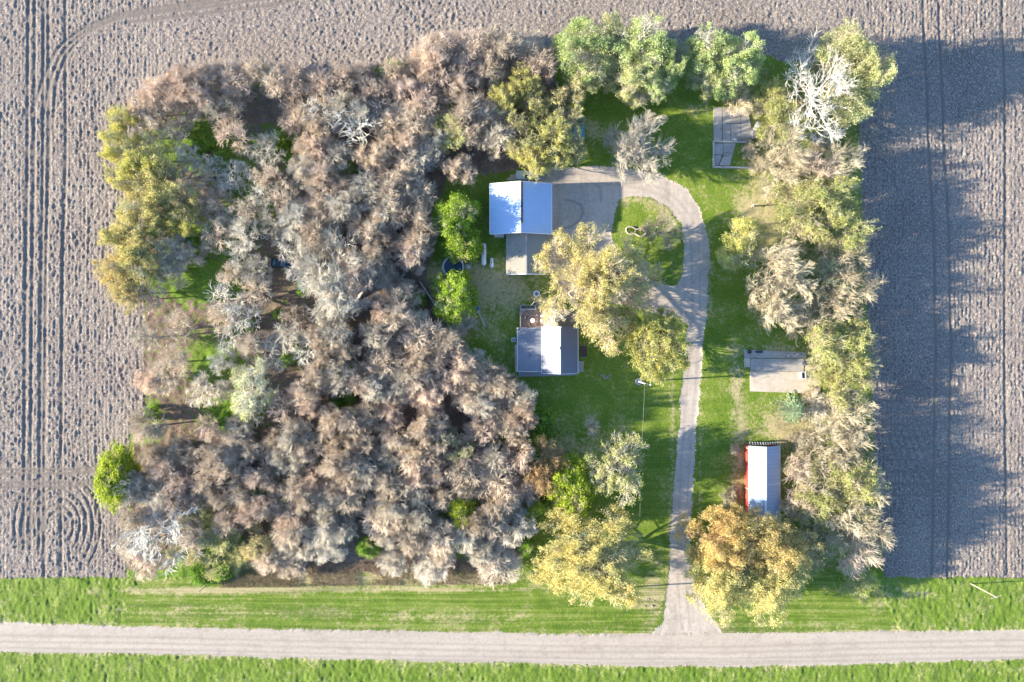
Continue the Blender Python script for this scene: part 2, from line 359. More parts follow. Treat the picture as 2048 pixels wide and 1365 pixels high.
# smooth region seams a little
lawnish = lab != 0
K = (H[:-2, 1:-1]+H[2:, 1:-1]+H[1:-1, :-2]+H[1:-1, 2:]+H[1:-1, 1:-1]*2)/6
sm = H.copy(); sm[1:-1, 1:-1] = K
H = np.where((lab == 1) | (lab == 4) | (lab == 5), sm, H)
def ground_h(x, y):
    i = min(max(int((x+116)/STEP), 0), NX-1); j = min(max(int((y+80)/STEP), 0), NY-1); return float(H[i, j])
def blob(cx, cy, rx, ry=None): ry = ry or rx; return np.exp(-(((PX-cx)/rx)**2+((PY-cy)/ry)**2))
dry = np.zeros(X.shape)
for b in [(1010, 560, 60, 40), (960, 600, 60, 60, .8), (900, 545, 40, 30, 1), (1050, 600, 40, 30, .6), (1000, 700, 30, 60, .4), (1140, 730, 80, 60, .0), (1185, 880, 90, 40, .55), (1100, 910, 60, 50, .6),
          (1520, 350, 50, 90, .6), (1510, 420, 60, 50, .8), (1550, 480, 60, 50, .7), (1290, 400, 60, 14, .9), (1340, 430, 18, 40, .9), (1290, 465, 20, 14, .7), (1560, 850, 50, 45, 1.2), (1470, 950, 25, 90, .35), (1480, 880, 15, 130, .6),
          (1470, 760, 14, 60, .9), (1310, 1190, 22, 55, 1.3), (1270, 1205, 30, 14, .8), (1440, 1240, 30, 40, .7), (1340, 1100, 6, 140, .6), (1345, 850, 7, 200, .7), (420, 1182, 180, 7, 1.5), (800, 1180, 300, 4, 1.0),
          (350, 1222, 120, 16, .65), (640, 1228, 160, 12, .5), (900, 1235, 160, 14, .6), (1500, 1250, 200, 8, .5), (1760, 1200, 20, 30, .7), (750, 1160, 320, 14, 1.3), (1000, 1150, 90, 20, .4), (1840, 1190, 60, 8, .5), (1560, 700, 80, 14, .8),
          (1400, 215, 40, 20, .4), (1190, 265, 30, 22, .9), (1400, 1000, 5, 200, .6), (252, 1210, 5, 30, 0), (880, 600, 60, 60, .7), (1360, 600, 60, 40, .3), (1420, 560, 7, 120, .6), (1560, 640, 60, 30, .5), (1650, 1180, 120, 8, .4)]:
    dry += blob(*b[:4])*(b[4] if len(b) > 4 else .8)
dry += np.where(wood, .6, 0) + .35*inpoly(QX, QY, EBELT) + .8*np.exp(-np.abs(PY-rt)/7) + .6*np.exp(-np.abs(PY-rb)/5)
green = np.zeros(X.shape)
for b in [(380, 290, 70, 40), (440, 300, 40, 40), (560, 290, 40, 30), (680, 345, 30, 25, 1.2), (780, 150, 20, 30, 1.3), (720, 130, 60, 10, 1.2), (620, 165, 100, 12, 1), (910, 240, 20, 25, 1), (400, 560, 90, 40, .7), (430, 720, 60, 50, .5), (500, 400, 40, 50, .8),
          (640, 700, 30, 30, .7), (1085, 850, 30, 50, 1), (700, 820, 40, 60, .5), (460, 830, 50, 30, .8), (560, 1000, 60, 30, .8), (430, 1120, 60, 40, 1.1), (300, 850, 18, 40, .9), (930, 1100, 60, 40, .6), (800, 640, 40, 50, .3), (330, 1150, 120, 8, 1), (420, 470, 60, 40, .5)]:
    green += blob(*b[:4])*(b[4] if len(b) > 4 else .8)
green += .35*(wood & (PX < 620))
stripe = .6*((PY > 1150) & (lab == 1)).astype(float) + .25*((PX > 1230) & (PX < 1500) & (PY > 750))
MATS = {0: mat_soil(), 1: mat_grass('mown_grass', (.125, .20, .022), (.20, .265, .04), (.34, .29, .16), (.045, .095, .012), True),
        2: mat_grass('tall_ditch_grass', (.12, .195, .022), (.18, .24, .045), (.33, .29, .16), (.055, .11, .015)),
        3: mat_floor(), 4: mat_gravel('driveway_gravel', (.40, .345, .29), (.50, .435, .37), (.60, .53, .455)),
        5: mat_gravel('road_gravel', (.40, .34, .28), (.47, .405, .335), (.53, .465, .39), True)}
NAMES = {0: 'field', 1: 'lawn', 2: 'roadside_grass', 3: 'woodland_floor', 4: 'driveway', 5: 'road'}
clab = lab[:-1, :-1]
idx = np.arange(NX*NY).reshape(NX, NY)
for L_, nm in NAMES.items():
    m = clab == L_
    F = np.stack([idx[:-1, :-1][m], idx[1:, :-1][m], idx[1:, 1:][m], idx[:-1, 1:][m]], 1)
    used, inv = np.unique(F, return_inverse=True); F = inv.reshape(F.shape)
    V = np.stack([X.ravel()[used], Y.ravel()[used], H.ravel()[used]], 1)
    me = np_mesh(nm, V, F, MATS[L_], True)
    for an, arr in (('track', track), ('dry', dry), ('green', green), ('stripe', stripe)):
        a = me.attributes.new(an, 'FLOAT', 'POINT'); a.data.foreach_set('value', arr.ravel()[used].astype(np.float32))
    tag(link(bpy.data.objects.new(nm, me)), kind='structure')
# far ground beyond the detailed sheets, out to the horizon (four aprons around it)
def apron(nm, rects, mat, z):
    V, F = [], []
    for x0, y0, x1, y1 in rects:
        k = len(V); V += [(x0, y0, z), (x1, y0, z), (x1, y1, z), (x0, y1, z)]; F.append((k, k+1, k+2, k+3))
    me = np_mesh(nm, V, F, mat); tag(link(bpy.data.objects.new(nm, me)), kind='structure')
B = 1500
apron('ground', [(-B, 80, B, B), (-B, -B, B, -80), (-B, -80, -116, 80), (116, -80, B, 80)], MATS[0], -.05)
apron('road', [(-B, -62.3, -116, -56.2), (116, -64, B, -58)], MATS[5], .05)

# ------------------------------------------------------------------ trees
def nrm(a): return a/np.maximum(np.linalg.norm(a, axis=1, keepdims=True), 1e-9)
def tubes(P0, P1, R0, R1, sides=3):
    d = nrm(P1-P0); ref = np.where(np.abs(d[:, 2:3]) > .9, np.array([[1., 0, 0]]), np.array([[0, 0, 1.]]))
    u = nrm(np.cross(d, ref)); v = np.cross(d, u); n = len(P0); a = np.arange(sides)*2*np.pi/sides
    off = np.cos(a)[None, :, None]*u[:, None]+np.sin(a)[None, :, None]*v[:, None]
    V = np.concatenate([P0[:, None]+off*R0[:, None, None], P1[:, None]+off*R1[:, None, None]], 1).reshape(-1, 3)
    b = (np.arange(n)*2*sides)[:, None]; k = np.arange(sides); k2 = (k+1) % sides
    F = np.stack([b+k, b+k2, b+k2+sides, b+k+sides], 2).reshape(-1, 4)
    return V, F
def rnd_dir(rng, n): return nrm(rng.normal(size=(n, 3)))
def poly_branch(rng, S, D, L, R, seg, trop, wob, taper=.35):
    out = []; P = S; d = D
    for k in range(seg):
        d = nrm(d+rng.normal(size=d.shape)*wob+np.array([[0, 0, trop]]))
        Q = P+d*(L/seg)[:, None]; r0 = R*(1-(1-taper)*k/seg); r1 = R*(1-(1-taper)*(k+1)/seg)
        out.append((P, Q, r0, r1, d)); P = Q
    return out
def spawn(rng, segs, per, ang, lenr, radr, tmin=.25, upb=0, absl=None):
    seg = len(segs); n = len(segs[0][0]); t = tmin+(1-tmin)*(np.arange(per)[None]+rng.random((n, per)))/per
    t = np.minimum(t, .999); k = (t*seg).astype(int); f = t*seg-k
    A = np.stack([s[0] for s in segs], 1); Bq = np.stack([s[1] for s in segs], 1); Dd = np.stack([s[4] for s in segs], 1); Ra = np.stack([s[2] for s in segs], 1)
    ii = np.arange(n)[:, None]
    S = A[ii, k]*(1-f[..., None])+Bq[ii, k]*f[..., None]; d = Dd[ii, k].reshape(-1, 3); r = Ra[ii, k].reshape(-1)
    side = nrm(np.cross(d, rnd_dir(rng, len(d)))); a = np.radians(ang)*(.6+.7*rng.random((len(d), 1)))
    D = nrm(d*np.cos(a)+side*np.sin(a)+np.array([[0, 0, upb]]))
    Lp = sum(np.linalg.norm(s[1]-s[0], axis=1) for s in segs)
    if absl: L = absl*(.6+.8*rng.random(len(d)))
    else: L = (Lp[:, None]*lenr*(1.15-.45*t)).reshape(-1)*(.75+.5*rng.random(len(d)))
    return S.reshape(-1, 3), D, L, np.maximum(r*radr, .012)
def leaves_mesh(rng, P, size, spread, flat=.35):
    n = len(P); c = P+rng.normal(size=(n, 3))*spread; a = rnd_dir(rng, n); nn = nrm(rng.normal(size=(n, 3))+np.array([[-.5, 0, flat*2]]))
    u = nrm(np.cross(nn, a)); v = np.cross(nn, u); s = size*(.6+.8*rng.random((n, 1)))
    V = np.stack([c-u*s, c-v*s*.55, c+u*s, c+v*s*.55], 1).reshape(-1, 3); F = np.arange(4*n).reshape(n, 4)
    return V, F
PROTO = {}
def proto(key, seed, R=3.2, Ht=8.5, n=(8, 7, 6, 6), ang=(0, 42, 40, 45), twl=.75, twr=.022, thick=.14, trunk_h=.3, leaf=None, trop=.10, up=(18, 75), lr=(.62, .55, .55), lean=0, wob=.16, l3r=.03):
    rng = np.random.default_rng(seed); zt = Ht*trunk_h
    T = poly_branch(rng, np.array([[0, 0, -.3]]), np.array([[lean, 0, 1.]]), np.array([zt+.3]), np.array([thick]), 4, .0, .05, .75)
    top = T[-1][1][0]; n1 = n[0]; az = (np.arange(n1)+rng.random(n1)*.16)*2.4+rng.random()*6
    el = np.radians(np.linspace(up[0], up[1], n1)+rng.normal(size=n1)*6)
    D = np.stack([np.cos(az)*np.cos(el), np.sin(az)*np.cos(el), np.sin(el)], 1)
    zz = Ht*.97-top[2]; Lm = 1/np.sqrt((np.cos(el)/R)**2+(np.sin(el)/zz)**2)*(.78+.22*rng.random(n1))*.80
    S0 = np.stack([T[-1][0][0]*(1-q)+top*q for q in np.clip(.2+.8*np.sin(el), 0, 1)])
    L1 = poly_branch(rng, S0, D, Lm, np.full(n1, thick*.55), 4, trop, .12, .35)
    L2 = poly_branch(rng, *spawn(rng, L1, n[1], ang[1], lr[0], .6, .25, .12), 3, trop*.8, wob, .4)
    L3 = poly_branch(rng, *spawn(rng, L2, n[2], ang[2], lr[1], .55, .2, .08), 3, trop*.6, wob, .5)
    S, D, L, r = spawn(rng, L3, n[3], ang[3], .6, .6, .15, .1, absl=twl)
    L4 = poly_branch(rng, S, D, L, np.full(len(S), twr), 2, .05, .18, .45)
    ph = rng.random(4)*6.28
    def cap(P):      # keep the crown inside an uneven rounded envelope
        r = np.hypot(P[:, 0], P[:, 1]); th = np.arctan2(P[:, 1], P[:, 0])
        Rc = R*.92*(1+.07*np.sin(3*th+ph[0])+.06*np.sin(5*th+ph[1])+.04*np.sin(8*th+ph[2]+P[:, 2]))
        zc = np.clip((P[:, 2]-Ht*.55)/(Ht*.5), -1, 1); Rc = Rc*np.sqrt(np.clip(1-.55*np.clip(zc, 0, 1)**2, .2, 1))
        r2 = np.where(r > .7*Rc, .7*Rc+.42*Rc*np.tanh((r-.7*Rc)/(.42*Rc)), r); k = (r2/np.maximum(r, 1e-6))[:, None]
        return np.concatenate([P[:, :2]*k, P[:, 2:3]], 1)
    L1, L2, L3, L4 = [[(cap(a), cap(b), r0, r1, d) for a, b, r0, r1, d in lv] for lv in (L1, L2, L3, L4)]
    def cat(levels, sides):
        Ps = [s for lv in levels for s in lv]
        return tubes(np.concatenate([s[0] for s in Ps]), np.concatenate([s[1] for s in Ps]), np.concatenate([s[2] for s in Ps]), np.concatenate([s[3] for s in Ps]), sides)
    tv, tf = cat([T, L1], 7); t2v, t2f = cat([L2], 4)
    tm = np_mesh('trunk', np.concatenate([tv, t2v]), np.concatenate([tf, t2f+len(tv)]), BK, True)
    L3c = [(a, b, np.minimum(r0, l3r*1.2), np.minimum(r1, l3r), d) for a, b, r0, r1, d in L3]
    cv, cf = cat([L3c, L4], 3); cm = np_mesh('crown', cv, cf, TW)
    lm = None
    if leaf:
        cnt, size, spread, tipw, clump = leaf
        tips = np.concatenate([L4[-1][1], L4[0][1], L3[-1][1]]); m = len(tips)
        pw = np.ones(m)
        if clump: pw = (fbm(tips[:, 0]+50+tips[:, 2]*.7, tips[:, 1]+50, clump, seed, 2) > .47).astype(float)+.04
        rr = np.linalg.norm((tips-np.array([[0, 0, Ht*.5]]))/np.array([[R, R, Ht*.5]]), axis=1); pw *= np.clip(rr, .1, 1.3)**tipw
        ii = rng.choice(m, cnt, p=pw/pw.sum()); lv, lf = leaves_mesh(rng, tips[ii], size, spread)
        lm = np_mesh('foliage', lv, lf, LF)
    Rm = float(np.percentile(np.hypot(cv[:, 0], cv[:, 1]), 96)); Hm = float(np.percentile(cv[:, 2], 99))
    PROTO.setdefault(key, []).append((tm, cm, lm, Rm, Hm))
for s in range(8): proto('bare', 100+s, R=3.3, Ht=8.0+.3*(s % 3), n=(10+s % 3, 8, 7, 5), twl=.78, twr=.021, l3r=.032, up=(12+s, 80), ang=(0, 36, 30, 27), wob=.09, lr=(.6, .6, .55))
for s in range(4): proto('thin', 180+s, R=3.3, Ht=8.0, n=(8, 6, 5, 5), twl=.8, twr=.023, l3r=.036, up=(12+s, 75), ang=(0, 38, 32, 28), wob=.12, lr=(.6, .6, .55))
for s in range(4): proto('sparse', 200+s, n=(7, 5, 4, 3), thick=.18, twl=.9, twr=.03, l3r=.05, wob=.2, up=(15, 60), ang=(0, 42, 40, 38))
for s in range(3): proto('belt', 230+s, R=4.2, Ht=9.5, n=(10, 7, 6, 4), twl=1.05, twr=.024, l3r=.034, up=(12, 72), ang=(0, 30, 24, 20), wob=.07)
for s in range(3): proto('bud', 300+s, n=(9, 8, 7, 5), twl=.7, twr=.02, wob=.1, ang=(0, 36, 30, 28), leaf=(3200, .09, .10, 1.6, 0))
for s in range(3): proto('beltbud', 330+s, R=4.2, Ht=9.5, n=(10, 7, 6, 4), twl=1.0, twr=.023, l3r=.032, ang=(0, 30, 24, 22), wob=.07, leaf=(5200, .09, .12, 2.2, 1.3))
for s in range(3): proto('yellow', 400+s, R=4.0, Ht=9.5, n=(10, 8, 7, 5), twl=.75, twr=.018, wob=.1, ang=(0, 36, 30, 28), leaf=(10500, .09, .14, 1.2, 1.6))
for s in range(3): proto('leafy', 500+s, R=3.4, Ht=7.5, n=(12, 8, 7, 5), twl=.5, twr=.016, leaf=(15000, .12, .2, .6, .7), up=(5, 80), wob=.12)
for s in range(3): proto('willow', 600+s, R=4.8, Ht=11, n=(12, 9, 7, 5), twl=.8, twr=.018, wob=.1, leaf=(26000, .10, .18, 1.1, 1.7), trop=.06, up=(15, 80))
for s in range(2): proto('clump', 700+s, R=6.6, Ht=12, n=(13, 9, 8, 5), twl=.8, twr=.02, thick=.25, wob=.11, leaf=(34000, .10, .18, 1.1, 1.4), up=(8, 78))
proto('bigclump', 720, R=9.6, Ht=12.5, n=(16, 11, 9, 6), twl=.85, twr=.02, thick=.32, wob=.11, leaf=(64000, .11, .2, 1.1, 1.6), up=(5, 75))
proto('gold', 740, R=11.0, Ht=14, n=(18, 11, 9, 7), twl=.9, twr=.022, thick=.4, wob=.1, ang=(0, 38, 34, 30), leaf=(66000, .105, .17, 1.2, 1.0), up=(5, 80))
proto('goldsmall', 741, R=6.2, Ht=11, n=(14, 9, 8, 6), twl=.8, twr=.02, thick=.25, wob=.1, leaf=(30000, .105, .15, 1.0, .9), up=(5, 80))
proto('tips', 745, R=5.6, Ht=8.5, n=(12, 8, 7, 5), twl=.8, twr=.022, thick=.2, wob=.09, ang=(0, 34, 28, 26), leaf=(8000, .09, .11, 1.8, .9), up=(12, 80))
proto('bigdead', 750, R=6.8, Ht=13, n=(9, 7, 6, 4), thick=.32, twl=1.0, twr=.03, l3r=.055, wob=.18, up=(5, 65), ang=(0, 38, 38, 36))
proto('bigbare', 755, R=6.6, Ht=10.5, n=(14, 9, 8, 5), thick=.28, twl=1.0, twr=.025, l3r=.036, up=(8, 75), ang=(0, 34, 27, 23), wob=.07)
for s in range(3): proto('bush', 800+s, R=1.7, Ht=2.4, n=(8, 5, 4, 3), twl=.35, twr=.014, thick=.05, trunk_h=.08, leaf=(2600, .11, .14, .6, 0), up=(5, 80))
for s in range(2): proto('drybush', 820+s, R=1.7, Ht=2.2, n=(9, 6, 5, 5), twl=.4, twr=.018, thick=.05, trunk_h=.06, up=(8, 80))
TINT = dict(p=(.70, .57, .46), b=(.67, .57, .45), g=(.64, .59, .49), w=(.70, .67, .59), t=(.60, .53, .38), o=(.60, .42, .22), v=(.54, .52, .32))
LTINT = dict(y=(.52, .54, .20), Y=(.62, .60, .20), G=(.64, .58, .26), l=(.32, .46, .06), L=(.44, .54, .06), w=(.50, .60, .27), c=(.70, .64, .28), s=(.20, .36, .05), S=(.28, .45, .07), W=(.58, .61, .32), O=(.72, .58, .26))
BTINT = (.20, .165, .14)
ALLT = []
def tree(kind, px, py, r, tw='b', lf='y', h=None, label=None, cat='tree', group=None, name=None, sq=1.0, tilt=None, bark=None):
    tm, cm, lm, R, Ht = random.choice(PROTO[kind]); h = h or Ht*random.uniform(.9, 1.1)
    bx, by = W(px, py, h*.62)
    if tilt: bx, by = W(px, py, 0)
    z = ground_h(bx, by)
    o = empty(name or ('shrub' if 'bush' in kind else ('bare_tree' if lm is None else 'tree')), (bx, by, z), random.uniform(0, 6.28))
    rx, ry = r if isinstance(r, tuple) else (r, r)
    s = .1*(1-h*.6/CH)/R; q = math.pi/2*random.randrange(4) if rx != ry else o.rotation_euler.z; o.rotation_euler.z = q
    src = lm or cm; co = np.empty(len(src.vertices)*3, np.float32); src.vertices.foreach_get('co', co); co = co.reshape(-1, 3)[::max(1, len(co)//9000)]
    cq, sq_ = math.cos(q), math.sin(q); kx, ky = rx*s, ry*s; swap = abs(sq_) > .7 and rx != ry
    for _ in range(3 if not tilt else 0):
        lx, ly = co[:, 0]*(ky if swap else kx), co[:, 1]*(kx if swap else ky); gx_, gy_, gz_ = lx*cq-ly*sq_+bx, lx*sq_+ly*cq+by, co[:, 2]*h/Ht+z
        f = CH/(CH-gz_)*10; u, v_ = gx_*f+1024, 682.5-gy_*f
        u0, u1 = np.percentile(u, (2, 98)); v0, v1 = np.percentile(v_, (2, 98))
        bx += (px-(u0+u1)/2)*.1*.94; by -= (py-(v0+v1)/2)*.1*.94
        if rx == ry: e = 4*rx/((u1-u0)+(v1-v0)); kx *= e; ky *= e
        else: kx *= 2*rx/(u1-u0); ky *= 2*ry/(v1-v0)
    z = ground_h(bx, by); o.location = (bx, by, z); o.scale = ((ky if swap else kx), (kx if swap else ky), h/Ht)
    if tilt: o.rotation_euler = (tilt[0], tilt[1], tilt[2])
    j = lambda c, a=.10: (lambda k, q: (c[0]*k*q, c[1]*k, c[2]*k/q))(random.uniform(1-a, 1+a), random.uniform(.98, 1.02))
    for nm, me, c in (('trunk', tm, bark or (tuple(x*.85 for x in TINT['w']) if tw == 'w' else tuple(x*.72 for x in TINT[tw]))), ('crown', cm, j(TINT[tw])), ('foliage', lm, j(LTINT[lf], .08) if lm else None)):
        if me is None: continue
        q = bpy.data.objects.new(nm, me); link(q, o); q.color = (*c, 1)
    tag(o, label, cat, group); ALLT.append((o, px, py, kind)); return o

# --- single trees told apart by look and place
tree('gold', 1194, 580, (104, 108), 'b', 'G', 14, 'largest golden tree, spreading over the driveway beside the house')
tree('goldsmall', 1316, 694, (56, 62), 'v', 'Y', 11, 'round bright yellow tree at the west edge of the driveway near the light pole', sq=1.08)
tree('tips', 1231, 938, (54, 62), 'g', 'y', 8.5, 'spreading tree with pale yellow-green branch tips on the front lawn')
tree('leafy', 1137, 972, (45, 56), 'b', 'L', 7.5, 'dense round lime-green tree next to the orange-brown tree')
tree('bigbare', 1082, 942, (44, 54), 'o', 'y', 8, 'orange-brown twiggy tree at the east edge of the wood')
tree('leafy', 1073, 1022, 25, 'b', 'L', 5, 'small lime-green tree just below the orange-brown tree')
tree('leafy', 912, 445, (42, 50), 'b', 'l', 8.5, 'tall leafy green tree west of the white-roofed garage', sq=1.1)
tree('leafy', 928, 490, 30, 'b', 'l', 7.5, 'small green tree between the leafy green tree and the pool')
tree('leafy', 913, 594, (39, 46), 'b', 'l', 7.0, 'round leafy green tree between the pool and the diagonal fence')
tree('bigbare', 1273, 295, (58, 62), 'g', 'y', 8, 'lone bare grey tree on the lawn north of the driveway loop', sq=1.1)
tree('belt', 1322, 462, 36, 't', 'y', 6.5, 'pale bare tree on the driveway island beside the looped garden border')
tree('yellow', 1484, 487, (45, 48), 'v', 'Y', 7.5, 'bright yellow-green tree standing alone east of the driveway loop')
tree('bigbare', 1562, 545, (60, 62), 't', 'y', 10, 'largest bare tan tree in the east windbreak')
tree('bigbare', 1552, 612, 48, 't', 'y', 8, 'bare tan tree just below the largest bare tan tree')
tree('bigdead', 1640, 186, (64, 92), 'w', 'y', 12.5, 'dead white-limbed tree in the north-east corner')
tree('bigclump', 1179, 1110, (94, 88), 'v', 'c', 12, 'huge yellow clumpy tree on the verge west of the driveway mouth', sq=.98)
tree('clump', 1432, 1076, (66, 60), 'o', 'O', 11.5, 'tall orange-yellow tree at the driveway edge, nearest the gravel')
tree('clump', 1535, 1090, (76, 58), 'v', 'O', 11.5, 'orange-yellow tree whose crown touches the south end of the red barn')
tree('clump', 1437, 1152, (58, 66), 'v', 'c', 11, 'yellow clumpy tree east of the driveway mouth, lowest by the road')
tree('clump', 1535, 1160, (68, 62), 'v', 'c', 10.5, 'yellow clumpy tree between the red barn and the road verge')
tree('bud', 1720, 1170, 36, 'v', 'L', 4.5, 'small yellow-green tree at the south end of the east windbreak')
tree('leafy', 234, 953, (38, 54), 'b', 'L', 8, 'lime-green tree leaning over the field at the wood\'s west edge', sq=1.25)
tree('leafy', 927, 1019, 32, 'b', 'L', 6.5, 'bright lime-green tree inside the southern wood')
tree('bud', 915, 890, 32, 'g', 'y', 8, 'pale green budding tree in the south-east of the wood')
tree('leafy', 737, 1095, 20, 'b', 'S', 5, 'small bright green tree near the south edge of the wood')
tree('leafy', 1052, 1090, 17, 'b', 'S', 4, 'small green tree at the wood\'s edge beside the huge yellow tree')
tree('bud', 505, 778, (42, 56), 'w', 'y', 9.5, 'large pale budding tree in the open middle of the wood', sq=1.15)
tree('bigbare', 668, 565, (70, 82), 'g', 'y', 10, 'largest pale bare tree, just east of the black car')
tree('sparse', 1185, 855, 15, 'b', 'y', 2.2, 'small bare shrub alone on the front lawn', 'shrub', name='shrub')
tree('bare', 925, 640, 24, 'g', 'y', 4, 'small grey bare tree at the end of the diagonal fence')
tree('bigdead', 322, 1062, (78, 66), 'w', 'y', 8, 'spreading white dead tree at the south-west corner of the wood')
tree('sparse', 712, 245, 42, 'w', 'y', 10, 'white dead tree with thick forked limbs in the northern wood')
tree('sparse', 645, 215, 36, 'w', 'y', 9, 'slender white dead tree left of the thick forked one')
tree('sparse', 715, 600, 62, 'w', 'y', 11, 'fallen dead tree lying across the clearing west of the pool', name='fallen_tree', tilt=(0, 1.22, math.radians(58)))
tree('sparse', 545, 705, 34, 'w', 'y', 5, 'broken white tree beside the large pale budding tree')
for px, py, r, lf, h in [(1160, 98, 56, 'w', 11), (1222, 88, 46, 'W', 10), (1288, 98, 54, 'w', 11.5), (1335, 128, 42, 'w', 10), (1262, 152, 44, 'W', 10), (1190, 140, 40, 'W', 9), (1310, 165, 36, 'w', 9), (1420, 112, 44, 'w', 11), (1478, 118, 46, 'w', 11), (1410, 160, 34, 'W', 8), (1455, 160, 34, 'w', 8), (1268, 185, 26, 'W', 6)]:
    tree('willow', px, py, r, 'g', lf, h, 'fluffy pale green willow in the row along the north field', 'tree', 'pale green willows along the north field')
for px, py, r, h in [(1680, 110, 54, 11), (1735, 150, 50, 11.5), (1695, 195, 50, 10)]:
    tree('willow', px, py, r, 't', 'W', h, 'yellow-green leafing tree behind the dead white tree in the north-east corner', 'tree', 'yellow-green trees of the north-east corner')
# east windbreak
BELT = [(1482, 195, 30, 't', 0, 4), (1545, 195, 34, 'v', 1, 6), (1560, 245, 40, 'v', 1, 7), (1570, 300, 46, 't', 0, 8.5), (1600, 340, 46, 't', 0, 8), (1680, 335, 42, 't', 0, 8.5), (1640, 350, 36, 'p', 0, 8), (1560, 350, 40, 't', 0, 6),
        (1605, 415, 52, 't', 1, 9), (1665, 395, 46, 'v', 1, 9.5), (1690, 450, 50, 'v', 1, 9.5), (1640, 450, 42, 't', 1, 9), (1690, 515, 44, 't', 0, 9), (1660, 560, 38, 'v', 0, 7), (1705, 590, 48, 't', 0, 9), (1660, 610, 40, 't', 0, 8), (1625, 655, 42, 't', 0, 7.5),
        (1660, 690, 44, 'v', 1, 9), (1705, 690, 44, 'v', 1, 9), (1700, 740, 44, 'v', 1, 8.5), (1655, 735, 34, 'v', 1, 6.5), (1690, 790, 38, 't', 1, 7.5), (1630, 815, 28, 'g', 0, 4), (1665, 830, 36, 'g', 0, 5.5), (1705, 840, 44, 't', 0, 8.5), (1660, 880, 46, 't', 0, 8.5),
        (1700, 905, 48, 't', 0, 9.5), (1625, 925, 44, 't', 0, 8), (1680, 950, 50, 't', 1, 9.5), (1615, 965, 42, 'p', 0, 8), (1710, 985, 46, 't', 1, 10), (1640, 1010, 46, 'v', 1, 9), (1690, 1030, 50, 't', 0, 10), (1735, 1060, 46, 't', 0, 10.5), (1660, 1065, 42, 'v', 0, 8), (1715, 1100, 42, 'p', 0, 9), (1600, 1010, 34, 't', 0, 7), (1625, 1100, 40, 'v', 0, 5)]
for px, py, r, tw, bud, h in BELT:
    z = 'north of the yellow-green lone tree' if py < 470 else ('beside the sandy concrete pad' if py < 830 else 'behind the red barn')
    ds = 'budding yellow-green' if bud else 'bare tan'
    tree('beltbud' if bud else 'belt', px, py, r*1.04, tw, 'y', h*.93, f'{ds} tree of the east windbreak {z}', 'tree', f'{ds} windbreak trees {z}')
# west-edge yellow trees and yard trees north of the garage
for px, py, r, lf, h in [(250, 238, 30, 'Y', 8), (240, 290, 38, 'Y', 9), (292, 312, 40, 'Y', 9), (255, 345, 36, 'Y', 9), (300, 365, 48, 'G', 9.5), (345, 395, 44, 'G', 9), (285, 415, 44, 'G', 9), (330, 450, 38, 'Y', 8), (245, 478, 40, 'G', 8.5), (290, 490, 42, 'G', 9), (235, 535, 42, 'O', 8), (285, 545, 44, 'G', 8.5), (250, 590, 34, 'O', 8), (375, 440, 34, 'Y', 8)]:
    d = 'upper' if py < 400 else 'lower'
    tree('yellow' if lf != 'O' else 'tips', px, py, r*1.0, 'v', lf, h, f'golden-yellow tree in the {d} part of the yellow stand on the wood\'s west edge', 'tree', f'yellow trees of the west edge, {d} part')
for px, py, r, tw, lf, h in [(1042, 162, 38, 'v', 'Y', 8), (1015, 195, 34, 'v', 'Y', 8), (1070, 200, 30, 'p', 'y', 7), (1132, 190, 36, 't', 'y', 8), (1085, 238, 34, 'v', 'y', 8), (1045, 272, 40, 't', 'y', 9), (1135, 245, 32, 't', 'y', 8), (1105, 292, 50, 'v', 'Y', 9.5), (1075, 320, 36, 'v', 'Y', 8.5), (1140, 300, 32, 't', 'y', 8), (905, 265, 36, 'v', 'y', 8)]:
    z = 'above the pale pickup truck' if py > 225 else 'between the wood and the willows'
    tree('bud' if lf == 'y' else 'tips', px, py, r, tw, lf, h, f'budding yellow-tipped tree {z}', 'tree', f'budding trees {z}')
for px, py, r, h in [(398, 1028, 30, 5), (440, 1075, 36, 6), (515, 1085, 34, 5.5), (430, 1125, 34, 4.5), (370, 1100, 30, 5), (480, 1120, 28, 4)]:
    tree('bud', px, py, r, 'v', random.choice('OYY'), h, 'low orange-yellow budding tree in the south-west corner of the wood', 'tree', 'orange-yellow trees of the south-west corner')
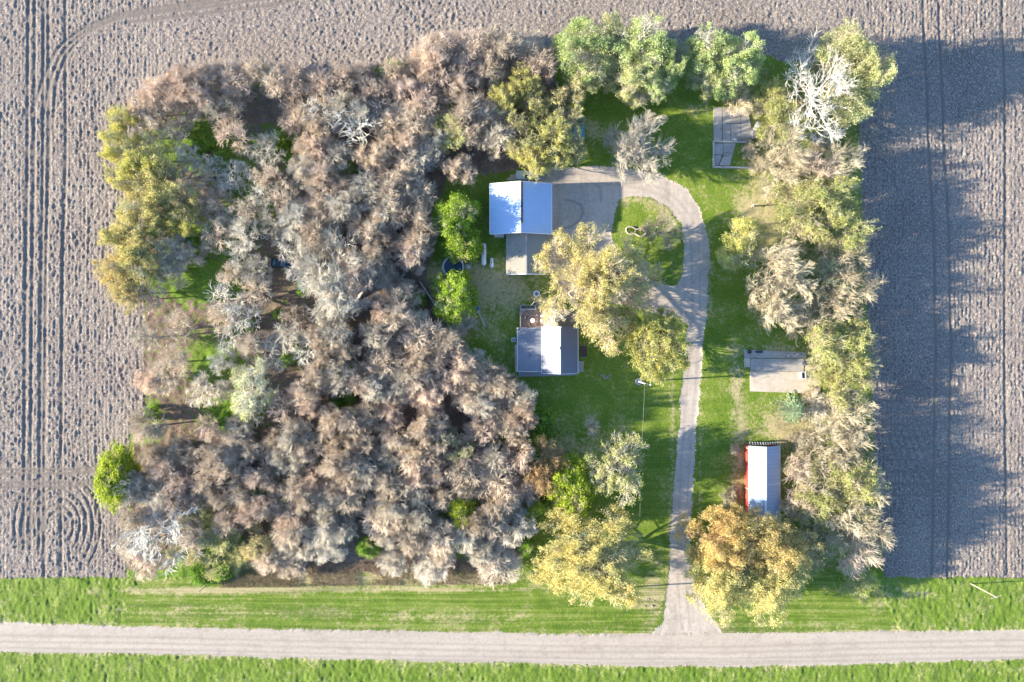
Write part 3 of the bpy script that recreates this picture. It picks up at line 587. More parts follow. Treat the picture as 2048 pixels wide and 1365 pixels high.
# dense bare wood
FIX = [(624, 817, 20), (663, 873, 24), (780, 824, 27), (859, 846, 30), (732, 885, 27), (790, 870, 26), (845, 882, 26), (966, 812, 34), (1010, 826, 38), (966, 860, 30), (666, 926, 25), (632, 960, 24), (700, 950, 28), (703, 995, 34), (781, 917, 28), (830, 921, 28),
       (778, 962, 30), (886, 936, 30), (991, 956, 38), (888, 992, 24), (844, 995, 26), (844, 1035, 26), (771, 1034, 36), (981, 1046, 32), (1028, 1055, 34), (1015, 1000, 28), (612, 1000, 28), (640, 1060, 32), (876, 1075, 30), (930, 1068, 30), (985, 1092, 30), (1000, 1130, 34), (940, 920, 28),
       (840, 675, 42), (800, 625, 34), (768, 722, 34), (905, 745, 38), (985, 765, 36), (900, 688, 28), (845, 720, 28), (940, 800, 28), (720, 760, 26), (800, 770, 32), (850, 780, 30), (735, 830, 28),
       (640, 395, 34), (690, 420, 34), (740, 380, 36), (790, 350, 38), (830, 330, 32), (845, 400, 34), (840, 455, 32), (780, 420, 32), (600, 440, 34), (570, 400, 30), (640, 460, 32), (735, 460, 30), (650, 490, 28), (780, 300, 26), (815, 290, 22), (770, 245, 28), (835, 245, 34), (820, 190, 30), (740, 190, 30), (880, 170, 32), (920, 170, 30), (945, 230, 40), (985, 240, 34), (920, 338, 26), (725, 225, 24), (790, 150, 26),
       (860, 110, 34), (905, 100, 34), (950, 100, 34), (1000, 98, 36), (1045, 100, 34), (1080, 130, 30), (980, 150, 34), (930, 140, 30), (560, 175, 32), (600, 160, 30), (650, 175, 30), (690, 165, 28), (430, 160, 32), (470, 165, 34), (380, 165, 34), (330, 185, 34), (520, 150, 28), (320, 230, 30), (370, 215, 34), (300, 270, 30)]
GAP = [(565, 527, 30), (575, 590, 26), (492, 378, 24), (722, 352, 20), (540, 255, 16), (487, 242, 18), (860, 540, 36), (800, 540, 30), (740, 560, 20), (913, 825, 24), (868, 738, 18), (400, 590, 40), (360, 560, 24), (560, 765, 26), (600, 745, 22), (420, 305, 22), (742, 975, 16), (675, 345, 22), (980, 335, 40), (930, 365, 30), (1030, 335, 30), (905, 620, 26), (545, 250, 14),
       (880, 480, 30), (535, 480, 26), (800, 265, 14), (630, 630, 16), (780, 130, 14), (610, 650, 18), (360, 870, 16), (700, 330, 14), (490, 440, 16), (455, 300, 16)]
pts = [(x, y, r, 1) for x, y, r in FIX] + [(px, py, 26, 0) for o, px, py, k in ALLT]
def okp(x, y, dmin): return all((x-a)**2+(y-b)**2 > (dmin+(0 if q else 8))**2 for a, b, c, q in pts) and all((x-a)**2+(y-b)**2 > (c*1.05)**2 for a, b, c in GAP)
WP = np.array(WOOD, float)
tries = 0; fill = []
while tries < 9000 and len(fill) < 175:
    tries += 1; x, y = random.uniform(262, 1080), random.uniform(110, 1135)
    if not inpoly(np.array([x]), np.array([y]), WOOD)[0]: continue
    if x > 860 and 380 < y < 700: continue
    d = 27 if x > 600 or y > 860 else 33
    if okp(x, y, d): pts.append((x, y, 26, 1)); fill.append((x, y, random.uniform(21, 31)))
def zone(x, y):
    if y < 205: return 'north edge of the wood along the ploughed field'
    if x < 330: return 'west edge of the wood along the ploughed field'
    if y > 1040: return 'south edge of the wood above the road verge'
    if math.hypot(x-565, y-527) < 75: return 'part of the wood around the black car'
    if y < 380: return 'part of the wood north-west of the garage' if x > 600 else 'north-west part of the wood'
    if y < 600: return 'part of the wood west of the leafy green tree' if x > 600 else 'part of the wood right of the yellow stand'
    if x > 880: return 'part of the wood bordering the house lawn'
    if y < 760: return 'part of the wood behind the diagonal fence' if x > 700 else 'middle of the wood below the black car'
    return 'south-eastern part of the wood' if x > 650 else 'south-western part of the wood'
for x, y, r in FIX+fill:
    if y < 210: tw = random.choice('pppb')
    elif x < 340: tw = random.choice('bpg')
    elif x < 620: tw = random.choice('ggbbw' if 280 < y < 760 else 'bbgp')
    elif y > 980: tw = random.choice('gbgb')
    else: tw = random.choice('ppbbbg')
    word = dict(p='pinkish-brown', b='grey-brown', g='grey', w='whitish')[tw]; z = zone(x, y)
    kd = 'sparse' if tw == 'w' else ('thin' if x < 600 and 200 < y < 860 and random.random() < .8 else 'bare')
    h = random.uniform(6.5, 9.2) if x > 600 else random.uniform(5.5, 8.6)
    if y < 210: h = random.uniform(7.5, 10)
    if y > 1080: h = random.uniform(4, 6)
    tree(kd, x, y, r*1.07, tw, 'y', h, f'bare {word} tree in the {z}', 'tree', f'{word} bare trees, {z}')
# shrubs
for px, py, r in [(680, 348, 20), (715, 355, 13), (757, 400, 16), (758, 490, 10), (547, 425, 12), (785, 152, 20), (770, 180, 12), (562, 280, 13), (440, 325, 16), (400, 290, 16), (455, 470, 14), (430, 465, 12), (385, 480, 14), (520, 285, 10), (600, 700, 13), (580, 720, 11), (470, 830, 20), (490, 822, 14), (710, 740, 10), (700, 790, 12), (675, 805, 10),
                  (555, 985, 20), (580, 995, 16), (400, 965, 12), (720, 1000, 12), (775, 1005, 14), (300, 828, 13), (850, 955, 10), (875, 1035, 14), (1050, 905, 18), (1068, 880, 16), (1045, 935, 14), (1085, 835, 18), (1080, 870, 16), (430, 1090, 15), (405, 1150, 16), (450, 1140, 14), (495, 650, 10), (835, 600, 12), (610, 575, 12), (665, 865, 13), (560, 630, 10), (1015, 870, 12), (670, 640, 9), (610, 420, 9), (900, 225, 13), (930, 260, 12), (690, 700, 9), (640, 970, 9), (1290, 320, 0)]:
    if r: tree('bush', px, py, r*1.3, 'b', random.choice('sSS'), random.uniform(2.6, 4.6), f'small leafy green shrub in the {zone(px, py)}', 'shrub', f'green shrubs, {zone(px, py)}')
for px, py, r in [(1525, 215, 16), (1515, 330, 14), (1500, 300, 14), (1640, 285, 18), (1655, 690, 14), (1668, 750, 14), (1590, 880, 14), (1465, 985, 10), (1455, 1000, 12), (1470, 900, 8), (1620, 790, 14), (1600, 215, 16)]:
    tree('drybush', px, py, r*1.2, 't', 'y', 1.6, f'dry tan brush clump {"by the broken slab" if py < 400 else ("by the red barn" if py > 860 else "by the sandy pad")}', 'shrub', f'dry brush {"by the broken slab" if py < 400 else ("by the red barn" if py > 860 else "by the sandy pad")}')
# blue spruce
def spruce(px, py, r, h):
    rng = np.random.default_rng(5); V = []; bx, by = W(px, py, h*.3); R = r*.1
    P0, P1, R0, R1, tips = [], [], [], [], []
    for k in range(150):
        t = k/150; z = .4+t*(h-.6); rad = R*(1-t)**.8*rng.uniform(.75, 1.12)+.1; a = k*2.4+rng.uniform(-.2, .2)
        p = np.array([0, 0, z]); q = np.array([math.cos(a)*rad, math.sin(a)*rad, z-rad*.18+.15]); P0.append(p); P1.append(q); R0.append(.04); R1.append(.012)
        for m in range(int(8+34*rad/R)):
            u = rng.uniform(.15, 1); c = p*(1-u)+q*u; w_ = .32*(1.1-u)+.08; side = rng.uniform(-1, 1)*w_*rad/R*1.6
            c = c+np.array([-math.sin(a)*side, math.cos(a)*side, 0]); tips.append((c, a+side*1.2))
    o = empty('spruce_tree', (bx, by, 0)); tag(o, 'blue-green spruce beside the sandy concrete pad', 'tree')
    MB().cyl((0, 0, -.2), (0, 0, h*.97), .14, .02, 8).build('trunk', BK, o).color = (*BTINT, 1)
    n = len(tips); C = np.array([t[0] for t in tips]); A = np.array([t[1] for t in tips])
    d = nrm(np.stack([np.cos(A), np.sin(A), rng.uniform(-.1, .5, n)], 1)); s = nrm(np.cross(d, rnd_dir(rng, n)))
    L = rng.uniform(.14, .26, (n, 1)); Wd = L*.38
    Vv = np.stack([C-d*L*.4, C+s*Wd, C+d*L, C-s*Wd], 1).reshape(-1, 3)
    a, b = tubes(np.array(P0), np.array(P1), np.array(R0), np.array(R1), 4)
    me = np_mesh('branches', a, b, BK); q = link(bpy.data.objects.new('branches', me), o); q.color = (*BTINT, 1)
    me = np_mesh('needles', Vv, np.arange(4*n).reshape(n, 4), LF); q = link(bpy.data.objects.new('needles', me), o); q.color = (.42, .56, .38, 1)
spruce(1583, 818, 37, 6.0)

# ------------------------------------------------------------------ ground cover that nobody could count
def strands(name, pts, hmin, hmax, rad, mat, color, lean=.5, label=None, cat=None, flat=False):
    rng = np.random.default_rng(len(pts)); P = np.array([(x, y, ground_h(x, y)) for x, y in pts]); n = len(P)
    d = nrm(np.concatenate([rng.normal(size=(n, 2))*lean, np.full((n, 1), .15 if flat else 1.)], 1)); L = rng.uniform(hmin, hmax, n)
    V, F = tubes(P, P+d*L[:, None], np.full(n, rad), np.full(n, rad*.3), 3)
    q = link(bpy.data.objects.new(name, np_mesh(name, V, F, mat))); q.color = (*color, 1); tag(q, label, cat, kind='stuff'); return q
def scatter(n, poly, dens=None, thr=.5, sc=30):
    x0, x1 = min(p[0] for p in poly), max(p[0] for p in poly); y0, y1 = min(p[1] for p in poly), max(p[1] for p in poly)
    x = RG.uniform(x0, x1, n*4); y = RG.uniform(y0, y1, n*4); m = inpoly(x, y, poly) & (fbm(x+500, y+500, sc, 90) > thr*RG.uniform(.6, 1.3, n*4))
    x, y = x[m][:n], y[m][:n]; return [W(a, b) for a, b in zip(x, y)]
strands('fallen_brush', scatter(26000, WOOD, thr=.4), .3, 1.3, .018, TW, (.30, .24, .20), 1.6, 'low tangle of fallen twigs and brush on the woodland floor', 'brush', True)
strands('dry_grass', scatter(16000, [(440, 1128), (1010, 1122), (1010, 1168), (440, 1176)], thr=.3), .3, .8, .022, TW, (.52, .42, .29), .6, 'pale dry grass strip along the south edge of the wood', 'grass')
strands('dry_brush_grass', scatter(12000, EBELT, thr=.45), .3, .9, .018, TW, (.42, .34, .22), .8, 'dry tan undergrowth beneath the east windbreak', 'undergrowth')
strands('field_edge_grass', scatter(9000, [(286, 195), (420, 158), (650, 143), (830, 118), (1090, 105), (1100, 140), (830, 150), (650, 178), (420, 190), (300, 225)], thr=.4), .3, .8, .02, TW, (.46, .37, .24), .6, 'dry grass along the north edge of the wood', 'grass')

# ------------------------------------------------------------------ buildings
def rpt(px, py, h): x, y = W(px, py, h); return (x, y, h)
def walls(bm, x0, x1, y0, y1, h, t=.15):
    bm.box((x0+x1)/2, y0+t/2, h/2-.1, x1-x0, t, h+.2); bm.box((x0+x1)/2, y1-t/2, h/2-.1, x1-x0, t, h+.2)
    bm.box(x0+t/2, (y0+y1)/2, h/2-.1, t, y1-y0-2*t, h+.2); bm.box(x1-t/2, (y0+y1)/2, h/2-.1, t, y1-y0-2*t, h+.2)
def gable(bm, x0, x1, xr, y, h, hr, t=.15):
    bm.bm.faces.new([bm.bm.verts.new(p) for p in ((x0, y, h), (x1, y, h), (xr, y, hr))]); bm.bm.faces.new([bm.bm.verts.new(p) for p in ((x0, y+t, h), (x1, y+t, h), (xr, y+t, hr))])
def door(parent, x, y, w_, h, face, mat, name='door'):
    b = MB()
    if face in 'ew': b.box(x, y, h/2, .08, w_, h, bevel=.01)
    else: b.box(x, y, h/2, w_, .08, h, bevel=.01)
    d = b.build(name, mat, parent); k = MB(); k.sph((x+(.07 if face == 'e' else -.07 if face == 'w' else w_*.35), y+(w_*.35 if face in 'ew' else (.07 if face == 'n' else -.07)), h*.5), .05)
    k.build('handle', M_grey, d)
def window(parent, x, y, z, w_, h, face):
    sx, sy = ((.06, w_) if face in 'ew' else (w_, .06)); f = MB()
    for a in (-1, 1):
        f.box(x, y, z+a*(h/2+.04), sx+.02, sy+.16, .08) if face in 'ew' else f.box(x, y, z+a*(h/2+.04), sx+.16, sy+.02, .08)
        f.box(x, y+a*(w_/2+.04), z, sx+.02, .08, h) if face in 'ew' else f.box(x+a*(w_/2+.04), y, z, .08, sy+.02, h)
    o = f.build('window', M_white, parent); MB().box(x, y, z, sx*.5, sy, h).build('pane', M_glass, o)

# garage with lower workshop wing
M_zinc = mat_metal('galvanised_roof', (.45, .57, .76), .42, .35, .5, 'Y'); M_zinc2 = mat_metal('sunlit_dull_roof', (.33, .31, .26), .6, .1, .5, 'Y', (.17, .14, .11), .02, .25)
M_siding = mat_metal('pale_siding', (.62, .63, .62), .6, .1, .3, 'X')
g = empty('garage', (0, 0, 0)); tag(g, 'long garage with bright white metal roof and lower grey-roofed workshop wing', 'garage')
x0, y1 = W(980, 368, 3.6); x1, y0 = W(1103, 468.5, 3.6); xr = W(1042, 0, 5.6)[0]
b = MB(); walls(b, x0+.3, x1-.3, y0+.25, y1-.25, 3.5); gable(b, x0+.3, x1-.3, xr, y0+.25, 3.5, 5.45); gable(b, x0+.3, x1-.3, xr, y1-.4, 3.5, 5.45); b.build('wall', M_siding, g)
b = MB(); b.slab([(x0, y0, 3.6), (xr, y0, 5.62), (xr, y1, 5.62), (x0, y1, 3.6)], .1); b.slab([(xr+.003, y0, 5.6), (x1, y0, 3.6), (x1, y1, 3.6), (xr+.003, y1, 5.6)], .1)
rf = b.build('roof', M_zinc, g)
MB().box(xr+.18, y0+1.7+(y1-y0-1.7)/2+.05, 5.66, .42, y1-y0-1.9, .10).build('ridge_step_shade', M_dark, rf)  # dark plate for the raised ridge step, its shadow painted in
b = MB()
for xa, za, xb, zb in ((x0, 3.6, xr, 5.62), (xr, 5.62, x1, 3.6)):
    for yy in (y0-.03, y1+.03): b.tube([(xa, yy, za+.02), (xb, yy, zb+.02)], .07, 6)
b.tube([(x0-.05, y0, 3.58), (x0-.05, y1, 3.58)], .08, 6); b.tube([(x1+.05, y0, 3.58), (x1+.05, y1, 3.58)], .08, 6); b.build('gutter', M_white, rf)
door(g, x1-.27, (y0+y1)/2+2.4, 3.4, 2.9, 'e', M_white, 'garage_door'); door(g, x1-.27, (y0+y1)/2-2.2, 3.4, 2.9, 'e', M_white, 'garage_door'); window(g, x0+.28, (y0+y1)/2, 1.8, 1.2, .9, 'w')
ax0, ay0 = W(1012, 549, 2.8); ax1 = W(1093, 0, 2.8)[0]; ay1 = y0+.2; axr = W(1052.5, 0, 3.9)[0]
b = MB(); walls(b, ax0+.2, ax1-.2, ay0+.2, ay1, 2.7); gable(b, ax0+.2, ax1-.2, axr, ay0+.2, 2.7, 3.8); b.build('wall', M_siding, g)
b = MB(); b.slab([(ax0, ay0, 2.8), (axr, ay0, 3.92), (axr, ay1, 3.92), (ax0, ay1, 2.8)], .09); rw = b.build('roof', M_zinc2, g)  # west slope: warmer, lighter roof colour with the sunlight painted in
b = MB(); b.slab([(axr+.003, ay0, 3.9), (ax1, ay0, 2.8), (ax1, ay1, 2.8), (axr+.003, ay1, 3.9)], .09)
re_ = b.build('roof', mat_metal('shaded_slope_roof', (.24, .27, .27), .5, .2, .5, 'Y'), g); re_['label'] = 'east roof slope of the workshop wing, coloured grey-green for its shade'  # east slope: cooler, darker roof colour with the shade painted in
b = MB(); b.box(axr, (ay0+ay1)/2, 3.93, .28, ay1-ay0-.1, .06); b.build('ridge_cap', M_grey, rw)
b = MB()
for xa, za, xb, zb in ((ax0, 2.8, axr, 3.92), (axr, 3.92, ax1, 2.8)): b.tube([(xa, ay0-.04, za), (xb, ay0-.04, zb)], .09, 6)
b.build('gable_trim', M_white, g)
door(g, (ax0+ax1)/2, ay0+.17, 2.4, 2.2, 's', M_white)
MB().box((x0+ax0)/2+.2, y0+.02, 1.2, abs(ax0-x0)-1.2, .5, 2.2).build('storage_lean_to', M_siding, g)

# house
M_hroof = mat_metal('blue_grey_house_roof', (.115, .14, .20), .5, .1, .42, 'Y', None, 0, .12); M_hflat = mat_metal('patched_low_roof', (.24, .26, .31), .6, .1, 1.1, 'X', (.13, .10, .11), .02, .3)
M_shing = mat_wood('grey_shingle', (.17, .17, .175), (.23, .23, .235), 'X', .3); M_hwall = mat_wood('white_clapboard', (.6, .61, .62), (.7, .71, .72), 'X', .2)
hs = empty('house', (0, 0, 0)); tag(hs, 'farmhouse with blue-grey gable roof, low west roof and hipped north wing', 'house')
hx0, hy1 = W(1083.5, 653.5, 4.0); hx1, hy0 = W(1155.5, 747, 4.0); hxr = W(1121.5, 0, 6.2)[0]
b = MB(); walls(b, hx0+.3, hx1-.3, hy0+.3, hy1-.3, 3.95); gable(b, hx0+.3, hx1-.3, hxr, hy0+.3, 3.95, 6.0); gable(b, hx0+.3, hx1-.3, hxr, hy1-.45, 3.95, 6.0); b.build('wall', M_hwall, hs)
b = MB(); b.slab([(hx0, hy0, 4.0), (hxr, hy0, 6.2), (hxr, hy1, 6.2), (hx0, hy1, 4.0)], .12); b.slab([(hxr+.003, hy0, 6.18), (hx1, hy0, 4.0), (hx1, hy1, 4.0), (hxr+.003, hy1, 6.18)], .12)
rf = b.build('roof', M_hroof, hs)
cx, cy = W(1118, 697, 6.3); ch = MB().box(cx, cy, 6.2, .5, .5, 1.0, bevel=.02).build('chimney', simple('chimney_brick', (.34, .3, .29), .9), rf); MB().cyl((cx, cy, 6.71), (cx, cy, 6.95), .2, .17, 12).build('chimney_cap', M_white, ch)
b = MB(); b.tube([(hx1+.06, hy0, 3.97), (hx1+.06, hy1, 3.97)], .07, 6); b.tube([(hx0-.02, hy0, 4.04), (hx0-.02, hy1, 4.04)], .05, 6); b.tube([(hx0, hy0-.03, 4.02), (hxr, hy0-.03, 6.2), (hx1, hy0-.03, 4.02)], .04, 6); b.build('gutter', M_white, rf)
lx0 = W(1035, 0, 2.7)[0]; ly1, ly0 = W(0, 655.5, 2.8)[1], W(0, 743, 2.8)[1]
b = MB(); walls(b, lx0+.25, hx0+.25, ly0+.25, ly1-.25, 2.6); b.build('wall', M_hwall, hs)
b = MB(); b.slab([(lx0, ly0, 2.7), (hx0-.01, ly0, 3.35), (hx0-.01, ly1, 3.35), (lx0, ly1, 2.7)], .12); lr_ = b.build('roof', M_hflat, hs)
b = MB(); b.tube([(lx0-.05, ly0, 2.7), (lx0-.05, ly1, 2.7)], .06, 6); b.tube([(lx0, ly0-.04, 2.73), (hx0, ly0-.04, 3.38)], .05, 6); b.build('gutter', M_white, lr_)
nx0, ny1 = W(1086.5, 619, 3.0); nx1 = W(1150, 0, 3.0)[0]; nxr, nyr = W(1112, 647, 5.0); nyS = hy1-.2
b = MB(); walls(b, nx0+.3, nx1-.3, nyS, ny1-.3, 2.9); b.build('wall', M_hwall, hs)
b = MB(); A_, B_, C_ = (nx0, ny1, 3.0), (nx1, ny1, 3.0), (nxr, nyr, 4.9)
nxs = (nx0+nx1)/2
P1_, P2_ = (nxr, nyS, 4.9), (nx0, nyS, 3.0)
b.slab([P2_, P1_, C_, A_], .1); b.slab([A_, C_, B_], .1); b.slab([C_, P1_, (nx1, nyS, 3.0), B_], .1); nr = b.build('roof', M_shing, hs); nr['label'] = 'grey shingled hip roof of the north wing'
MB().tube([(nx0, ny1, 3.05), (nxr, nyr, 4.97), (nx1, ny1, 3.05)], .07, 6).build('hip_cap', M_grey, nr)
MB().tube([(nxr, nyr, 4.97), (nxr, nyS, 4.97)], .1, 6).build('ridge_cap', M_dark, nr)
door(hs, hx1-.25, (hy0+hy1)/2+.6, 1, 2.1, 'e', M_white)
for yy in (hy0+1.5, hy1-2): window(hs, hx1-.27, yy, 1.8, 1.1, 1.2, 'e')
for xx in (lx0+2, hx0+2.2, hx0+5): window(hs, xx, (ly0+.22 if xx < hx0 else hy0+.27), 1.6, 1.0, 1.1, 's')
window(hs, lx0+.22, (ly0+ly1)/2, 1.5, 1.2, 1.0, 'w')
# front porch steps
po = empty('front_steps', (*W(1168, 703, 0), 0)); tag(po, 'dark front steps with rails on the east side of the house', 'steps')
b = MB()
for k in range(3): b.box(-.55+k*.45, 0, .5-k*.17, .44, 2.2, .12); b.box(-.55+k*.45, 0, .22-k*.08, .42, 2.0, .42-k*.16)
b.build('tread', simple('stained_wood', (.10, .07, .07), .7), po)
for s in (-1, 1):
    b = MB(); b.tube([(-.8, s*1.15, 1.5), (.6, s*1.15, 1.15)], .035, 6)
    for k in range(4): b.cyl((-.75+k*.42, s*1.15, 0), (-.75+k*.42, s*1.15, 1.45-k*.1), .03)
    b.build('railing', M_grey, po)
ws = MB(); x, y = W(1160, 734); ws.poly([(x-.8, y-1.1), (x+.7, y-1.0), (x+.8, y+1.1), (x-.8, y+1.2)], -.1, .07); tag(ws.build('stone_pad', M_conc), 'small pale stone landing south of the front steps', 'landing')
b = MB(); pp = [W(1037, 743), W(1150, 747), W(1152, 751), W(1100, 752.5), W(1037, 754)]; b.poly(pp, -.1, .12); tag(b.build('concrete_walk', simple('shaded_walk', (.33, .34, .35), .9, 0, .2, 2)), 'narrow concrete walk along the south wall of the house', 'walkway')
b = MB(); pp = [W(1029, 690), W(1034, 690), W(1034, 745), W(1030, 745)]; b.poly(pp, -.1, .1); tag(b.build('gravel_edging', M_sandc), 'thin pale strip along the west wall of the house', 'edging')
# deck
x0d, y1d = W(1040, 611, .7); x1d, y0d = W(1086, 655, .7)
dk = empty('deck', (0, 0, 0)); tag(dk, 'weathered brown wooden deck on the north-west corner of the house', 'deck')
b = MB(); b.box((x0d+x1d)/2, (y0d+y1d)/2, .6, x1d-x0d, y1d-y0d, .14); b.build('deck_floor', mat_wood('deck_boards', (.20, .14, .12), (.34, .26, .22), 'Y', .3), dk)
b = MB()
for k in range(8):
    b.box(x0d+.05, y0d+.2+k*(y1d-y0d-.3)/7, .9, .1, .1, 1.7)
b.box(x0d+.05, (y0d+y1d)/2, 1.75, .14, y1d-y0d, .08); b.box(x0d+1.6, y1d-.05, 1.75, 3.2, .14, .08)
for k in range(4): b.box(x0d+.8*k+.5, y1d-.05, .9, .1, .1, 1.7)
b.build('railing', M_woodg, dk)
b = MB(); xs, ys = W(1079, 612, .4)
for k in range(4): b.box(xs, y1d+.15+k*.32, .55-k*.14, 1.2, .34, .1)
b.build('deck_stair', M_woodg, dk)
b = MB()
for s in (-.66, .66): b.tube([(xs+s, y1d-.1, 1.5), (xs+s, y1d+1.4, .9)], .05, 6); b.cyl((xs+s, y1d+1.3, 0), (xs+s, y1d+1.3, .95), .05)
b.build('stair_rail', M_woodg, dk)
ht = empty('planter_box', (*W(1056, 615, .9), .67)); tag(ht, 'long planter with pale edging and plants along the deck\'s north rail', 'planter')
b = MB()
for s in (-1, 1): b.box(0, s*.38, .25, 3.0, .09, .5); b.box(s*1.46, 0, .25, .09, .68, .5)
b.build('frame', M_white, ht); MB().box(0, 0, .2, 2.84, .68, .38).build('soil', simple('potting_soil', (.12, .13, .12)), ht)
v, f = leaves_mesh(np.random.default_rng(3), RG.uniform((-1.3, -.28, .42), (1.3, .28, .6), (300, 3)), .09, .02); q = link(bpy.data.objects.new('plants', np_mesh('plants', v, f, LF)), ht); q.color = (.3, .38, .3, 1)
def lounge(px, py, rz, lab_):
    o = empty('lounge_chair', (*W(px, py, .8), .67), rz); tag(o, lab_, 'chair')
    MB().box(.3, 0, .32, 1.1, .6, .06, bevel=.02).build('seat', M_grey, o); MB().box(-.55, 0, .55, .75, .6, .06, bevel=.02, ry=.75).build('backrest', M_grey, o)
    for a in (-.2, .75):
        for s in (-.26, .26): MB().cyl((a, s, 0), (a, s, .31), .02).build('leg', M_white, o)
lounge(1045, 622, math.radians(55), 'grey slatted lounge chair in the deck\'s north-west corner')
tb = empty('patio_table', (*W(1065, 641.5, 1.4), .67)); tag(tb, 'small round white patio table on the deck', 'table')
MB().cyl((0, 0, .70), (0, 0, .74), .45, n=24).build('tabletop', M_white, tb); MB().cyl((0, 0, 0), (0, 0, .7), .04).cyl((0, 0, 0), (0, 0, .04), .25).build('pedestal', M_grey, tb)
for px, py, a, nm in ((1053, 636, 0, 'west'), (1060, 650, 1.3, 'south'), (1072, 632, 3.6, 'north-east')):
    o = empty('patio_chair', (*W(px, py, 1), .67), a); tag(o, f'small dark patio chair on the {nm} side of the white deck table', 'chair')
    MB().box(0, 0, .44, .46, .46, .05, bevel=.015).build('seat', simple('brown_seat', (.16, .11, .1)), o); MB().box(-.22, 0, .72, .05, .44, .5, bevel=.015).build('backrest', M_grey, o)
    for i in (-.19, .19):
        for j in (-.19, .19): MB().cyl((i, j, 0), (i, j, .42), .018).build('leg', M_grey, o)
for px, py, nm in ((1083, 632, 'upper'), (1083, 642, 'lower')):
    b = MB(); x, y = W(px, py, 1); b.cyl((x, y, .67), (x, y, 1.0), .2, .3, 14); b.sph((x, y, 1.05), .3, (1, 1, .5)); tag(b.build('flower_pot', M_white), f'white flower pot by the wing wall, {nm} of the two', 'pot')
ac = empty('air_conditioner', (*W(1027, 680, .4), 0)); tag(ac, 'white air conditioner unit beside the west wall of the house', 'air conditioner')
MB().box(0, 0, .45, .8, .8, .85, bevel=.05).build('casing', M_white, ac); MB().cyl((0, 0, .88), (0, 0, .90), .3, n=20).build('fan_grille', M_dark, ac); MB().cyl((0, 0, .9), (0, 0, .93), .12, n=12).build('fan_hub', M_white, ac)

# red barn
M_red = mat_wood('red_boards', (.42, .06, .045), (.52, .09, .06), 'Y', .3); M_broof = mat_metal('white_barn_roof', (.30, .39, .52), .5, .1, .75, 'Y', None, 0, .06)
bn = empty('barn', (0, 0, 0)); tag(bn, 'narrow red barn with a white metal gable roof', 'barn')
bx0, by1 = W(1497, 892, 2.6); bx1 = W(1561, 0, 2.6)[0]; by0 = W(0, 1047, 2.6)[1]; bxr = W(1531.5, 0, 3.9)[0]
b = MB(); walls(b, bx0+.12, bx1-.12, by0+.2, by1-.2, 2.5); gable(b, bx0+.12, bx1-.12, bxr, by0+.2, 2.5, 3.75); b.build('wall', M_red, bn)
b = MB(); b.slab([(bx0, by0, 2.6), (bxr, by0, 3.92), (bxr, by1, 3.92), (bx0, by1, 2.6)], .08); b.slab([(bxr+.003, by0, 3.9), (bx1, by0, 2.6), (bx1, by1, 2.6), (bxr+.003, by1, 3.9)], .08); rf = b.build('roof', M_broof, bn)
b = MB(); b.box(bxr, (by0+by1)/2, 3.93, .34, by1-by0, .05); b.box((bxr+bx1)/2+.05, by1-7.4, 3.28, abs(bx1-bxr), .07, .05, ry=math.atan2(1.3, bx1-bxr)); b.build('ridge_cap', M_white, rf)
b = MB(); b.box((bx0+bx1)/2, by1+.35, 1.3, bx1-bx0-.2, .06, 2.4); b.build('gable_panel', simple('dark_boards', (.06, .055, .07), .8), bn)
for k in range(12):
    x = bx0+.5+k*.5; MB().box(x, by1+.4, 1.9+(.5*(1-abs(x-bxr)/3.2)), .1, .55, .07, ry=.3, rx=-.5).build('rafter', M_white, bn)
MB().tube([(bx1-.2, by1-.2, 2.5), (bx1+1.0, by1+.4, .2)], .04, 6).build('prop_pole', M_white, bn)
for k in range(2): window(bn, bx1-.08, by1-4-k*6, 1.6, .9, .7, 'e')
MB().box(bx0+.05, by1-.6, 1.2, .12, .14, 2.5).box(bx0+.05, by1-8.6, 1.2, .12, .14, 2.5).build('wall_post', simple('pale_post', (.5, .42, .3)), bn)
# small teal shed under the trees north of the garage
sh = empty('shed', (*W(1146, 262, 1.5), 0)); tag(sh, 'small teal-roofed shed half hidden under trees north of the pickup', 'shed')
b = MB(); walls(b, -2.0, 2.0, -2.2, 2.2, 2.6); b.build('wall', M_siding, sh); M_teal = mat_metal('teal_roof', (.10, .28, .34), .45, .2, .4, 'Y')
MB().slab([(-2.2, -2.4, 2.6), (0, -2.4, 3.3), (0, 2.4, 3.3), (-2.2, 2.4, 2.6)], .08).slab([(.003, -2.4, 3.28), (2.2, -2.4, 2.6), (2.2, 2.4, 2.6), (.003, 2.4, 3.28)], .08).build('roof', M_teal, sh); door(sh, 0, -2.22, .9, 2, 's', M_grey)

